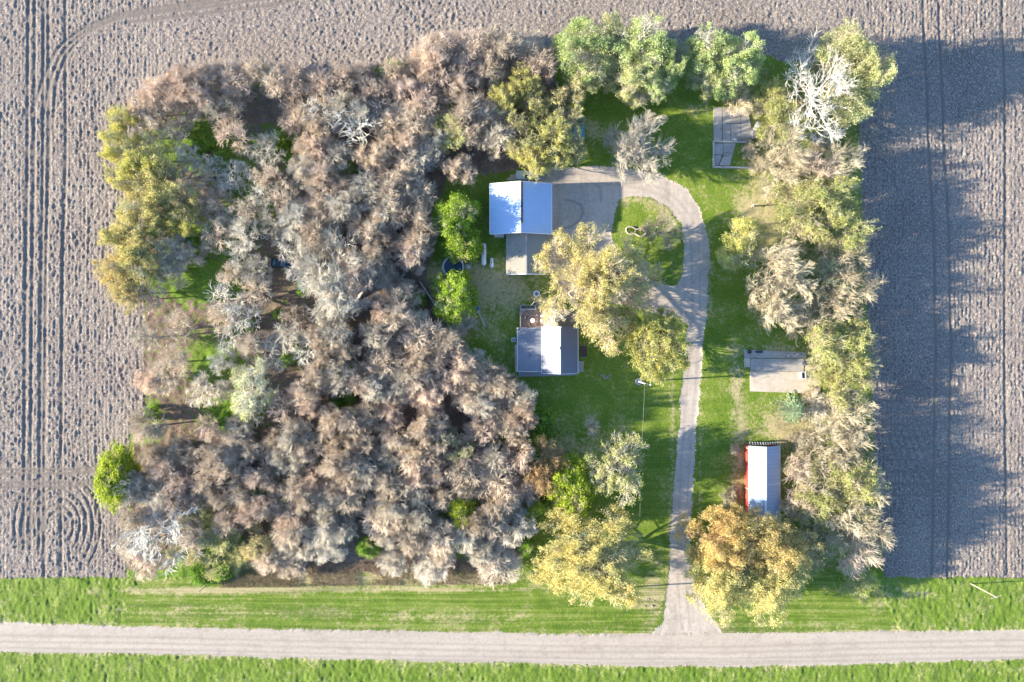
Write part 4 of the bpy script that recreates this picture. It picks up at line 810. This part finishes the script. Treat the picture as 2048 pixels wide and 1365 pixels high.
# ------------------------------------------------------------------ vehicles
def lathe_body(prof, w_, z0):
    pass
def car(px, py, rz, body, glass_c, label, truck=False):
    o = empty('pickup_truck' if truck else 'parked_car', (*W(px, py, 1.0), ground_h(*W(px, py))), rz); tag(o, label, 'pickup truck' if truck else 'car')
    M_b = NT('car_paint', .35, .1, .5); n = M_b.noise(2, 4); M_b.col(M_b.mix(M_b.ramp(n, [(.45, 0), (.7, .5)]), body, tuple(x*.55+.02 for x in body))); M_b = M_b.m
    def loft(sections, mat, name):
        bm = MB(); rings = []
        for x, hw, za, zb, inset in sections:
            rings.append([bm.bm.verts.new(p) for p in ((x, -hw, za), (x, -hw, (za+zb)/2), (x, -hw+inset, zb), (x, hw-inset, zb), (x, hw, (za+zb)/2), (x, hw, za))])
        for A, Bq in zip(rings, rings[1:]):
            for k in range(6): bm.bm.faces.new((A[k], A[(k+1) % 6], Bq[(k+1) % 6], Bq[k]))
        bm.bm.faces.new(rings[0]); bm.bm.faces.new(rings[-1][::-1])
        return bm.build(name, mat, o)
    if truck:
        loft([(-2.5, .85, .45, .95, .05), (-2.45, .9, .4, 1.0, .08), (-1.0, .92, .35, 1.02, .08), (.0, .92, .35, 1.02, .08)], M_b, 'hood')
        loft([(-.75, .88, .9, 1.05, .05), (-.25, .8, .9, 1.62, .12), (.15, .78, .9, 1.72, .12), (1.1, .78, .9, 1.72, .12), (1.25, .84, .9, 1.1, .05)], M_b, 'cab')
        b = MB()
        for s in (-1, 1): b.box(1.95, s*.88, .75, 1.6, .08, .55)
        b.box(1.95, 0, .5, 1.6, 1.7, .06); b.box(2.75, 0, .75, .06, 1.7, .55); b.build('truck_bed', M_b, o)
        MB().box(-.55, 0, 1.32, .05, 1.45, .62, ry=.75).build('windshield', M_glass, o)
        MB().box(1.2, 0, 1.4, .04, 1.35, .4, ry=-.2).build('rear_window', M_glass, o)
        bx = (-2.5, 2.78)
    else:
        loft([(-2.2, .75, .4, .75, .08), (-2.1, .84, .35, .85, .1), (-.8, .88, .3, .9, .1), (.6, .88, .3, .95, .1), (1.9, .86, .32, .86, .12), (2.15, .74, .42, .7, .1)], M_b, 'body')
        loft([(-1.7, .78, .82, .92, .05), (-1.15, .68, .82, 1.36, .1), (.05, .68, .82, 1.4, .1), (.7, .8, .82, .98, .05)], M_b, 'cabin')
        MB().box(.4, 0, 1.2, .04, 1.35, .72, ry=-.98).build('windshield', glass_c, o); MB().box(-1.45, 0, 1.16, .04, 1.25, .62, ry=.9).build('rear_window', glass_c, o)
        for s in (-1, 1): MB().box(-.5, s*.72, 1.14, 1.2, .03, .32, rx=-s*.3).build('side_window', glass_c, o)
        b = MB(); b.tube([(.72, -.72, 1.0), (.08, -.6, 1.43), (.08, .6, 1.43), (.72, .72, 1.0)], .03, 6, True); b.tube([(.08, -.62, 1.42), (-1.15, -.62, 1.4), (-1.15, .62, 1.4), (.08, .62, 1.42)], .02, 6); b.build('window_trim', simple('chrome', (.6, .66, .7), .25, .8), o)
        bx = (-2.22, 2.2)
    for s, nm in ((bx[0], 'bumper'), (bx[1], 'bumper')): MB().tube([(s-.08*np.sign(s), -.8, .55), (s+.03*np.sign(s), -.4, .55), (s+.03*np.sign(s), .4, .55), (s-.08*np.sign(s), .8, .55)], .07, 8).build(nm, simple('bumper_chrome', (.62, .66, .7), .3, .7), o)
    fx = bx[0] if truck else bx[1]
    for s in (-.6, .6): MB().sph((fx*.985, s, .7), .11, (.5, 1, 1)).build('headlight', M_white, o)
    for x in (-1.45, 1.4):
        for s in (-.85, .85):
            t = MB().cyl((x, s-.1, .33), (x, s+.1, .33), .33, n=20).build('wheel', M_dark, o); MB().cyl((x, s-.12, .33), (x, s+.12, .33), .17, n=14).build('rim', M_grey, t)
car(563, 527, math.radians(-6), (.012, .02, .045), NT('car_glass', .1, 0, .7).col((.03, .13, .2)).m, 'dark blue-black car parked in the woods')
car(1058, 350, math.radians(0), (.42, .52, .55), M_glass, 'pale blue weathered pickup truck just north of the garage', True)

# ------------------------------------------------------------------ yard things
def tank(px, py, L, r, lab_, sad):
    o = empty('propane_tank', (*W(px, py, r*1.5), 0), math.radians(90)); tag(o, lab_, 'propane tank')
    n = 20; pts = [(-L/2, .02), (-L/2+r*.12, r*.45), (-L/2+r*.35, r*.78), (-L/2+r*.8, r), (L/2-r*.8, r), (L/2-r*.35, r*.78), (L/2-r*.12, r*.45), (L/2, .02)]
    b = MB(); b.tube([(x, 0, r+.3) for x, q in pts], [q for x, q in pts], n); b.build('tank_body', M_white, o, True)
    for s in (-L*.28, L*.28):
        for k in (-1, 1): MB().box(s, k*r*.5, .22, .12, .1, .45).build('leg', M_grey, o)
    MB().cyl((0, 0, 2*r+.28), (0, 0, 2*r+.5), .16, n=16).build('valve_dome', M_grey, o)
    MB().cyl((L*.2, 0, 2*r+.28), (L*.2, 0, 2*r+.4), .05, n=10).build('lift_lug', M_grey, o)
tank(967.5, 509, 4.5, .5, 'large white propane tank west of the workshop wing', 0); tank(983.5, 526, 2.0, .36, 'small white propane tank beside the larger one', 0)
pl = empty('swimming_pool', (*W(906.5, 534.5, 1.1), 0)); tag(pl, 'round above-ground pool with dark blue cover and pale rim', 'pool')
b = MB(); b.tube([(2.1*math.cos(a), 2.1*math.sin(a), .6) for a in np.linspace(0, 2*math.pi, 48, endpoint=False)], .03, 4, True)
b.cyl((0, 0, 0), (0, 0, 1.2), 2.08, n=48, caps=False); b.build('pool_wall', simple('pool_wall', (.42, .5, .55), .5), pl)
ring = MB(); n = 48
for i in range(n):
    a0, a1 = 2*math.pi*i/n, 2*math.pi*(i+1)/n-.012
    ring.slab([(1.82*math.cos(a0), 1.82*math.sin(a0), 1.25), (2.2*math.cos(a0), 2.2*math.sin(a0), 1.25), (2.2*math.cos(a1), 2.2*math.sin(a1), 1.25), (1.82*math.cos(a1), 1.82*math.sin(a1), 1.25)], .06)
ring.build('rim', simple('pale_rim', (.52, .6, .66), .5), pl)
mw = NT('pool_cover', .12, 0, .6); nn = mw.noise(.6, 4); mw.col(mw.mix(nn, (.008, .02, .045), (.02, .045, .08))).bump(mw.noise(1.2, 4), .25, .1)
b = MB(); b.cyl((0, 0, .9), (0, 0, 1.05), 1.95, n=48); b.build('water', mw.m, pl)
pb = empty('pool_pump', (*W(936, 534, .5), 0)); tag(pb, 'grey square pump box on the east side of the pool', 'pump box')
MB().box(0, 0, .45, .95, .85, .9, bevel=.04).build('housing', simple('pump_grey', (.42, .48, .5), .6), pb); MB().box(.2, -.2, .93, .3, .2, .06).build('hatch', M_white, pb)
# diagonal fence
fa, fb = Vector((*W(840, 564, 1.6), 0)), Vector((*W(912, 674, 1.6), 0)); fd = (fb-fa); fl = fd.length; fang = math.atan2(fd.y, fd.x)
fe = empty('fence', (fa.x, fa.y, 0), fang); tag(fe, 'grey board fence running diagonally between the wood and the yard', 'fence')
np_ = 6
for k in range(np_): MB().box((k+.5)*fl/np_, 0, .95, fl/np_-.1, .05, 1.7).build('fence_panel', M_woodg, fe)
for k in range(np_+1): MB().box(k*fl/np_, .0, .95, .12, .12, 2.0).build('fence_post', M_woodg, fe)
MB().box(fl/2, 0, 1.84, fl, .17, .05).build('top_rail', simple('fence_cap', (.5, .53, .54), .6), fe)
# fallen pole with blue end
hp = empty('fallen_pole', (*W(970, 652, .1), .1), math.atan2(-(614-652), (952-970))); tag(hp, 'white pole with a blue end lying on the lawn beside the green tree', 'pole')
MB().cyl((0, 0, .12), (3.3, 0, .25), .06, n=10).build('pole', M_white, hp); MB().box(0, 0, .12, .12, 1.1, .1).build('cross_foot', M_grey, hp)
MB().box(3.2, 0, .3, .12, .9, .1).box(3.0, .2, .3, .1, .1, .1).build('bracket', M_white, hp); MB().box(3.95, -.12, .35, 1.1, .62, .25, bevel=.08, rz=-.25).build('blue_end', simple('blue_plastic', (.03, .12, .5), .5), hp)
# round ring table
rt_ = empty('round_table', (*W(1073, 588, .5), .0)); tag(rt_, 'round white ring table on the grass north of the deck', 'table')
MB().tube([(.55*math.cos(a), .55*math.sin(a), .55) for a in np.linspace(0, 6.28, 24, endpoint=False)], .12, 8, True).build('rim', M_white, rt_); MB().cyl((0, 0, 0), (0, 0, .5), .42, n=20).build('base', simple('bluish_grey', (.4, .45, .52)), rt_); MB().cyl((0, 0, .5), (0, 0, .58), .15, n=10).build('centre_cap', M_dark, rt_)
# looped garden border
gb = empty('garden_border', (*W(1271.5, 463.5, .2), 0), math.radians(-12)); tag(gb, 'figure-eight stone garden border on the driveway island', 'garden border')
pts8 = []
for a in np.linspace(0, 2*math.pi, 64, endpoint=False):
    x = 1.95*math.cos(a); yy = .95*math.sin(a)*(1-.5*math.exp(-(x/.8)**2)); pts8.append((x, yy, .2))
MB().tube(pts8, .17, 8, True).build('border', mat_concrete('border_stone', (.42, .36, .29), (.56, .48, .4), (.22, .19, .16)), gb)
MB().box(-.1, 0, .12, .35, .9, .3, bevel=.08).build('divider', M_sandc, gb)
v, f = leaves_mesh(np.random.default_rng(9), np.concatenate([RG.normal((-1, 0, .25), (.3, .25, .1), (260, 3)), RG.normal((1, 0, .25), (.3, .25, .1), (260, 3))]), .1, .03); q = link(bpy.data.objects.new('plants', np_mesh('plants', v, f, LF)), gb); q.color = (.25, .33, .08, 1)
# poles
M_pole = simple('pole_wood', (.42, .36, .31), .85)
yp = empty('yard_light', (*W(1277.5, 763.5, 0), 0)); tag(yp, 'tall pale yard light pole standing in a round ring on the lawn', 'light pole')
MB().cyl((0, 0, -.2), (0, 0, 6.6), .16, .11, 10).build('pole', simple('pale_pole', (.62, .62, .62), .7), yp); MB().tube([(0, 0, 6.3), (.5, -.1, 6.6), (1.0, -.2, 6.5)], .05, 8).build('arm', M_grey, yp)
MB().sph((1.05, -.2, 6.45), .2, (1, 1, .7)).build('lamp_head', M_white, yp); MB().box(-.1, 0, 6.0, .3, .3, .5, bevel=.04).build('junction_box', M_grey, yp)
b = MB(); b.tube([(.6*math.cos(a), .6*math.sin(a), .1) for a in np.linspace(0, 6.28, 28, endpoint=False)], .1, 8, True); rg = b.build('ring', simple('ring_grey', (.5, .5, .53), .6), yp)
MB().cyl((0, 0, -.1), (0, 0, .08), .55, n=24).sph((-.2, -.3, .2), .2).build('ring_base', simple('ring_floor', (.36, .35, .4), .8), rg)
def upole(px, py, h, label, arm, rz=0, r=.15):
    o = empty('utility_pole', (*W(px, py, 0), 0), rz); tag(o, label, 'utility pole')
    MB().cyl((0, 0, -.3), (0, 0, h), r, r*.7, 10).build('pole', M_pole, o)
    if arm:
        MB().box(0, 0, h-.35, 2.0, .1, .12).build('crossarm', M_pole, o)
        for k in (-.9, -.3, .9): MB().cyl((k, 0, h-.29), (k, 0, h-.12), .05, .03, 8).build('insulator', M_grey, o)
    return o
upole(1264, 1174, 7.4, 'utility pole at the driveway mouth beside the huge yellow tree', False); upole(1942, 1168, 7.4, 'utility pole standing alone in the roadside grass at the far right', True, .3, .11)
upole(418, 1168, 4.4, 'short dark pole at the wood\'s south-west corner by the verge', False, r=.09)
b = MB(); p0 = Vector((*W(1277.5, 763.5, 0), 6.3)); p1 = Vector((*W(1264, 1174, 0), 7.1)); b.tube([tuple(p0.lerp(p1, t)-Vector((0, 0, 1.2*4*t*(1-t)))) for t in np.linspace(0, 1, 24)], .016, 5)
tag(b.build('overhead_wire', M_grey), 'pale overhead wire from the yard light to the driveway utility pole', 'wire')
# stump, stones
st = empty('tree_stump', (*W(1503, 413), 0)); tag(st, 'pale broken stump on the grass east of the driveway loop', 'stump'); b = MB(); b.cyl((0, 0, -.1), (.05, 0, 1.5), .2, .1, 9); b.build('trunk', M_pole, st); MB().tube([(0, 0, .8), (-.3, .4, 1.2), (-.5, .7, 1.3)], .06, 6).tube([(0, 0, .5), (.3, -.3, .7)], .06, 6).build('branch_stub', M_pole, st)
def rock(px, py, r, mat, label, group, z=0):
    bm = bmesh.new(); bmesh.ops.create_icosphere(bm, subdivisions=2, radius=r)
    for v in bm.verts: v.co = Vector((v.co.x*random.uniform(.85, 1.15), v.co.y*random.uniform(.85, 1.15), v.co.z*random.uniform(.55, .75)))
    me = bpy.data.meshes.new('rock'); bm.to_mesh(me); bm.free(); me.materials.append(mat); o = link(bpy.data.objects.new('rock', me)); o.location = (*W(px, py), z+r*.3); o.rotation_euler.z = random.uniform(0, 6); tag(o, label, 'rock', group)
M_rock = simple('white_rock', (.55, .53, .5), .9, 0, .3, 6); M_rock2 = simple('field_stone', (.36, .30, .27), .9, 0, .4, 5)
for k in range(14): rock(1574+k*2.7+random.uniform(-1, 1), 709+random.uniform(-2, 2.5)+k*.1, random.uniform(.14, .26), M_rock, 'white rock in the row on the concrete pad\'s north edge', 'row of white rocks on the pad', .25)
for k in range(9): rock(1201+k*2.4+random.uniform(-1.5, 1.5), 753+random.uniform(-4, 4), random.uniform(.13, .26), M_rock2, 'brown stone in the small heap on the lawn south-east of the house', 'stone heap on the lawn')
for k in range(7): rock(1290+k*3+random.uniform(-2, 2), 1205+random.uniform(-8, 8), random.uniform(.1, .24), M_rock2, 'stone beside the culvert at the driveway mouth', 'stones at the driveway mouth')

# broken slab in the north east
ns = empty('broken_slab', (0, 0, 0)); tag(ns, 'cracked grey concrete foundation slab with low kerb walls near the north-east trees', 'concrete slab')
def panel(parent, c, z0, z1, mat, tiltz=0): 
    b = MB(); q = [W(x, y) for x, y in c]; b.slab([(x, y, z1+tiltz*(i % 2)) for i, (x, y) in enumerate(q)], z1-z0); b.build('slab_panel', mat, parent)
for c in [[(1427, 283), (1427, 216), (1443.5, 216), (1444, 283)], [(1444.8, 248), (1444.6, 216), (1480, 217), (1480.5, 248)], [(1445, 283), (1445, 249), (1460, 249), (1460, 283)], [(1460.8, 283), (1460.8, 249), (1480.5, 249), (1481, 283)], [(1481.6, 283), (1481, 217), (1494, 220), (1503, 262), (1503, 282)]]:
    panel(ns, c, -.1, .16+random.uniform(0, .06), M_conc, random.uniform(-.03, .04))
for c in [[(1429, 310), (1429, 288), (1445, 288), (1445, 310)], [(1446, 307), (1446, 288), (1471, 287), (1466, 307)], [(1429, 332), (1429, 311), (1443, 311), (1436, 332)], [(1437, 332), (1446, 313), (1464, 312), (1459, 332)], [(1446, 312), (1446, 308), (1466, 308), (1464.5, 311.5)]]:
    panel(ns, c, -.1, .22+random.uniform(0, .06), M_conc, random.uniform(-.04, .04))
b = MB()
for a, c in (((1426, 284.5), (1502, 285.5)), ((1426.5, 286), (1426.5, 334)), ((1426, 335), (1503, 337))):
    (xa, ya), (xb, yb) = W(*a), W(*c); b.box((xa+xb)/2, (ya+yb)/2, .22, math.hypot(xb-xa, yb-ya)+.2, .28, .5, rz=math.atan2(yb-ya, xb-xa))
b.build('kerb_wall', mat_concrete('pale_kerb', (.46, .43, .39), (.56, .52, .48), (.25, .22, .2)), ns)
b = MB(); b.box(*W(1464, 226), .25, .3, .3, .12); b.build('drain', M_dark, ns)
M_plk = simple('old_plank', (.30, .26, .23), .9, 0, .4, 4)
for k in range(7):
    o = MB().box(0, 0, 0, random.uniform(2, 3.6), .14, .08).build('plank', M_plk); o.location = (*W(1485+random.uniform(-9, 8), 277+k*.9), .32+.03*k); o.rotation_euler.z = random.uniform(-.1, .1); tag(o, 'weathered plank in the stack along the broken slab\'s kerb', 'plank', 'planks stacked on the broken slab')
jk = empty('scrap_sheet', (*W(1511, 254), .2), 1.1); tag(jk, 'crumpled pale metal sheet leaning by the broken slab', 'scrap metal')
b = MB(); b.slab([(-1, -.4, .6), (0, -.5, .9), (0, .4, .8), (-1, .5, .5)], .04); b.slab([(.01, -.5, .9), (.9, -.3, .4), (.9, .3, .6), (.01, .4, .8)], .04); b.build('sheet', simple('pale_tin', (.6, .62, .64), .4, .3), jk); MB().box(-.9, -.1, .2, .5, .6, .6, bevel=.1).build('rusty_box', simple('rust', (.3, .14, .09), .9), jk)
rock(1470, 281, .36, M_rock, 'large white rock sitting on the broken slab', None, .3)
# dark bin cabinet
bi = MB().box(0, 0, .5, .9, 1.6, 1.3, bevel=.08).build('old_cabinet', simple('grey_cabinet', (.2, .19, .2), .8)); bi.location = (*W(1506, 272), 0); tag(bi, 'dark boxy cabinet standing at the east edge of the broken slab', 'cabinet')
# sandy pad
sp = empty('concrete_pad', (0, 0, 0)); tag(sp, 'large sandy concrete pad with worn grey strips, west of the east windbreak', 'concrete pad')
panel(sp, [(1488, 716), (1488, 700), (1612, 705), (1612, 717)], -.1, .18, M_conc); panel(sp, [(1488, 735), (1488, 716.8), (1500, 716.8), (1500, 735)], -.1, .14, M_sandc)
panel(sp, [(1500.8, 742), (1500.8, 717.6), (1608, 718), (1606, 744)], -.1, .20, M_conc); panel(sp, [(1500, 783), (1500, 743), (1640, 745), (1640, 788)], -.1, .16, M_sandc)
panel(sp, [(1609, 744), (1610, 718), (1640, 718), (1640, 744)], -.1, .11, M_sandc)
MB().poly([W(1510, 706), W(1510, 701.5), W(1526, 702), W(1524, 707)], .19, .2).build('dark_patch', simple('dark_blue_patch', (.05, .07, .1), .3), sp)  # thin dark blue sheet on the pad's north strip
brl = empty('barrel', (*W(1609.5, 727, .5), .1)); tag(brl, 'dark blue barrel on the sandy pad beside the windbreak', 'barrel')
MB().tube([(0, 0, z) for z in (0, .02, .3, .32, .6, .62, .9, .92)], [.02, .42, .42, .45, .45, .42, .42, .02], 20).build('drum', simple('navy_drum', (.04, .05, .1), .5), brl); MB().cyl((.1, .1, .92), (.1, .1, .96), .05, n=10).build('bung', M_grey, brl)
tr_ = empty('trough', (*W(1606, 751, .3), .1), .05); tag(tr_, 'small pale open trough on the sandy pad below the barrel', 'trough')
b = MB()
for s in (-1, 1): b.box(s*.4, 0, .3, .08, 1.3, .55); b.box(0, s*.62, .3, .72, .08, .55)
b.build('trough_wall', M_white, tr_); MB().box(0, 0, .12, .72, 1.16, .1).build('trough_floor', M_dark, tr_)
o = MB().tube([(.3*math.cos(a), .3*math.sin(a), 0) for a in np.linspace(0, 6.28, 20, endpoint=False)], .12, 8, True).build('tire', M_dark); o.location = (*W(1498, 704), .3); tag(o, 'black tyre lying at the north-west corner of the concrete pad', 'tyre')
o = MB().box(0, 0, .3, .1, 1.9, .7).build('gate_panel', simple('pale_board', (.5, .47, .43))); o.location = (*W(1644, 732), 0); tag(o, 'short pale board panel upright at the pad\'s east side', 'board')
# things lying in the wood
o = MB().tube([(.7*math.cos(a), .45*math.sin(a), .1) for a in np.linspace(0, 6.28, 20, endpoint=False)], .06, 6, True).build('hoop', M_white); o.location = (*W(768, 445), 1.0); o.rotation_euler = (.5, .3, 1); tag(o, 'white oval hoop caught in the brush west of the leafy green tree', 'hoop')
for px, py, nm in ((526, 475, 'left'), (535, 476, 'right')):
    o = MB().tube([(.32*math.cos(a), .32*math.sin(a), .1) for a in np.linspace(0, 6.28, 18, endpoint=False)], .09, 6, True).build('tire', M_white); o.location = (*W(px, py), .3); o.rotation_euler = (.6, 0, 1); tag(o, f'pale tyre in the brush above the black car, {nm} of the two', 'tyre')
for px, py, c, s, lab_, nm in ((418, 307, (.30, .17, .14), (1.3, .7, .4), 'reddish-brown metal lid in the green patch of the north-west wood', 'scrap_metal'), (632, 622, (.45, .52, .62), (.9, .8, .6), 'pale blue box lying below the largest pale bare tree', 'box'), (796, 272, (.35, .08, .06), (1.9, .7, .5), 'red machine part in the wood north-west of the garage', 'machine'), (815, 278, (.5, .55, .62), (.8, 1.2, .8), 'pale grey cabinet next to the red machine part', 'cabinet'), (765, 317, (.55, .58, .62), (1.0, .6, .5), 'pale tub in the wood below the red machine part', 'tub'), (484, 389, (.5, .5, .46), (.5, .6, .5), 'pale bucket in the dark hollow of the north-west wood', 'bucket'), (515, 387, (.45, .5, .55), (.5, .8, .5), 'blue-grey can at the right of the dark hollow', 'can'), (760, 672, (.5, .5, .52), (.6, .3, .3), 'small white bag in the wood below the fallen tree', 'bag'), (946, 310, (.6, .62, .65), (.5, .5, .4), 'white box on the dirt track north of the garage', 'box')):
    b = MB(); b.box(0, 0, s[2]/2, *s, bevel=.07); b.box(s[0]*.1, 0, s[2]+.04, s[0]*.5, s[1]*.7, .07, bevel=.02)
    o = b.build(nm, simple(nm+'_paint', c, .6, .1, .35, 3)); o.location = (*W(px, py), ground_h(*W(px, py))+.05); o.rotation_euler = (.12, .08, random.uniform(-.8, .8)); tag(o, lab_, nm.split('_')[-1])
o = MB().cyl((0, 0, 0), (9, .6, .3), .22, .1, 9).build('fallen_log', M_pole); o.location = (*W(800, 515), .4); o.rotation_euler.z = .5; tag(o, 'long fallen log across the brown clearing west of the pool', 'log')
print('TREES', len(ALLT), 'FILL', len(fill))
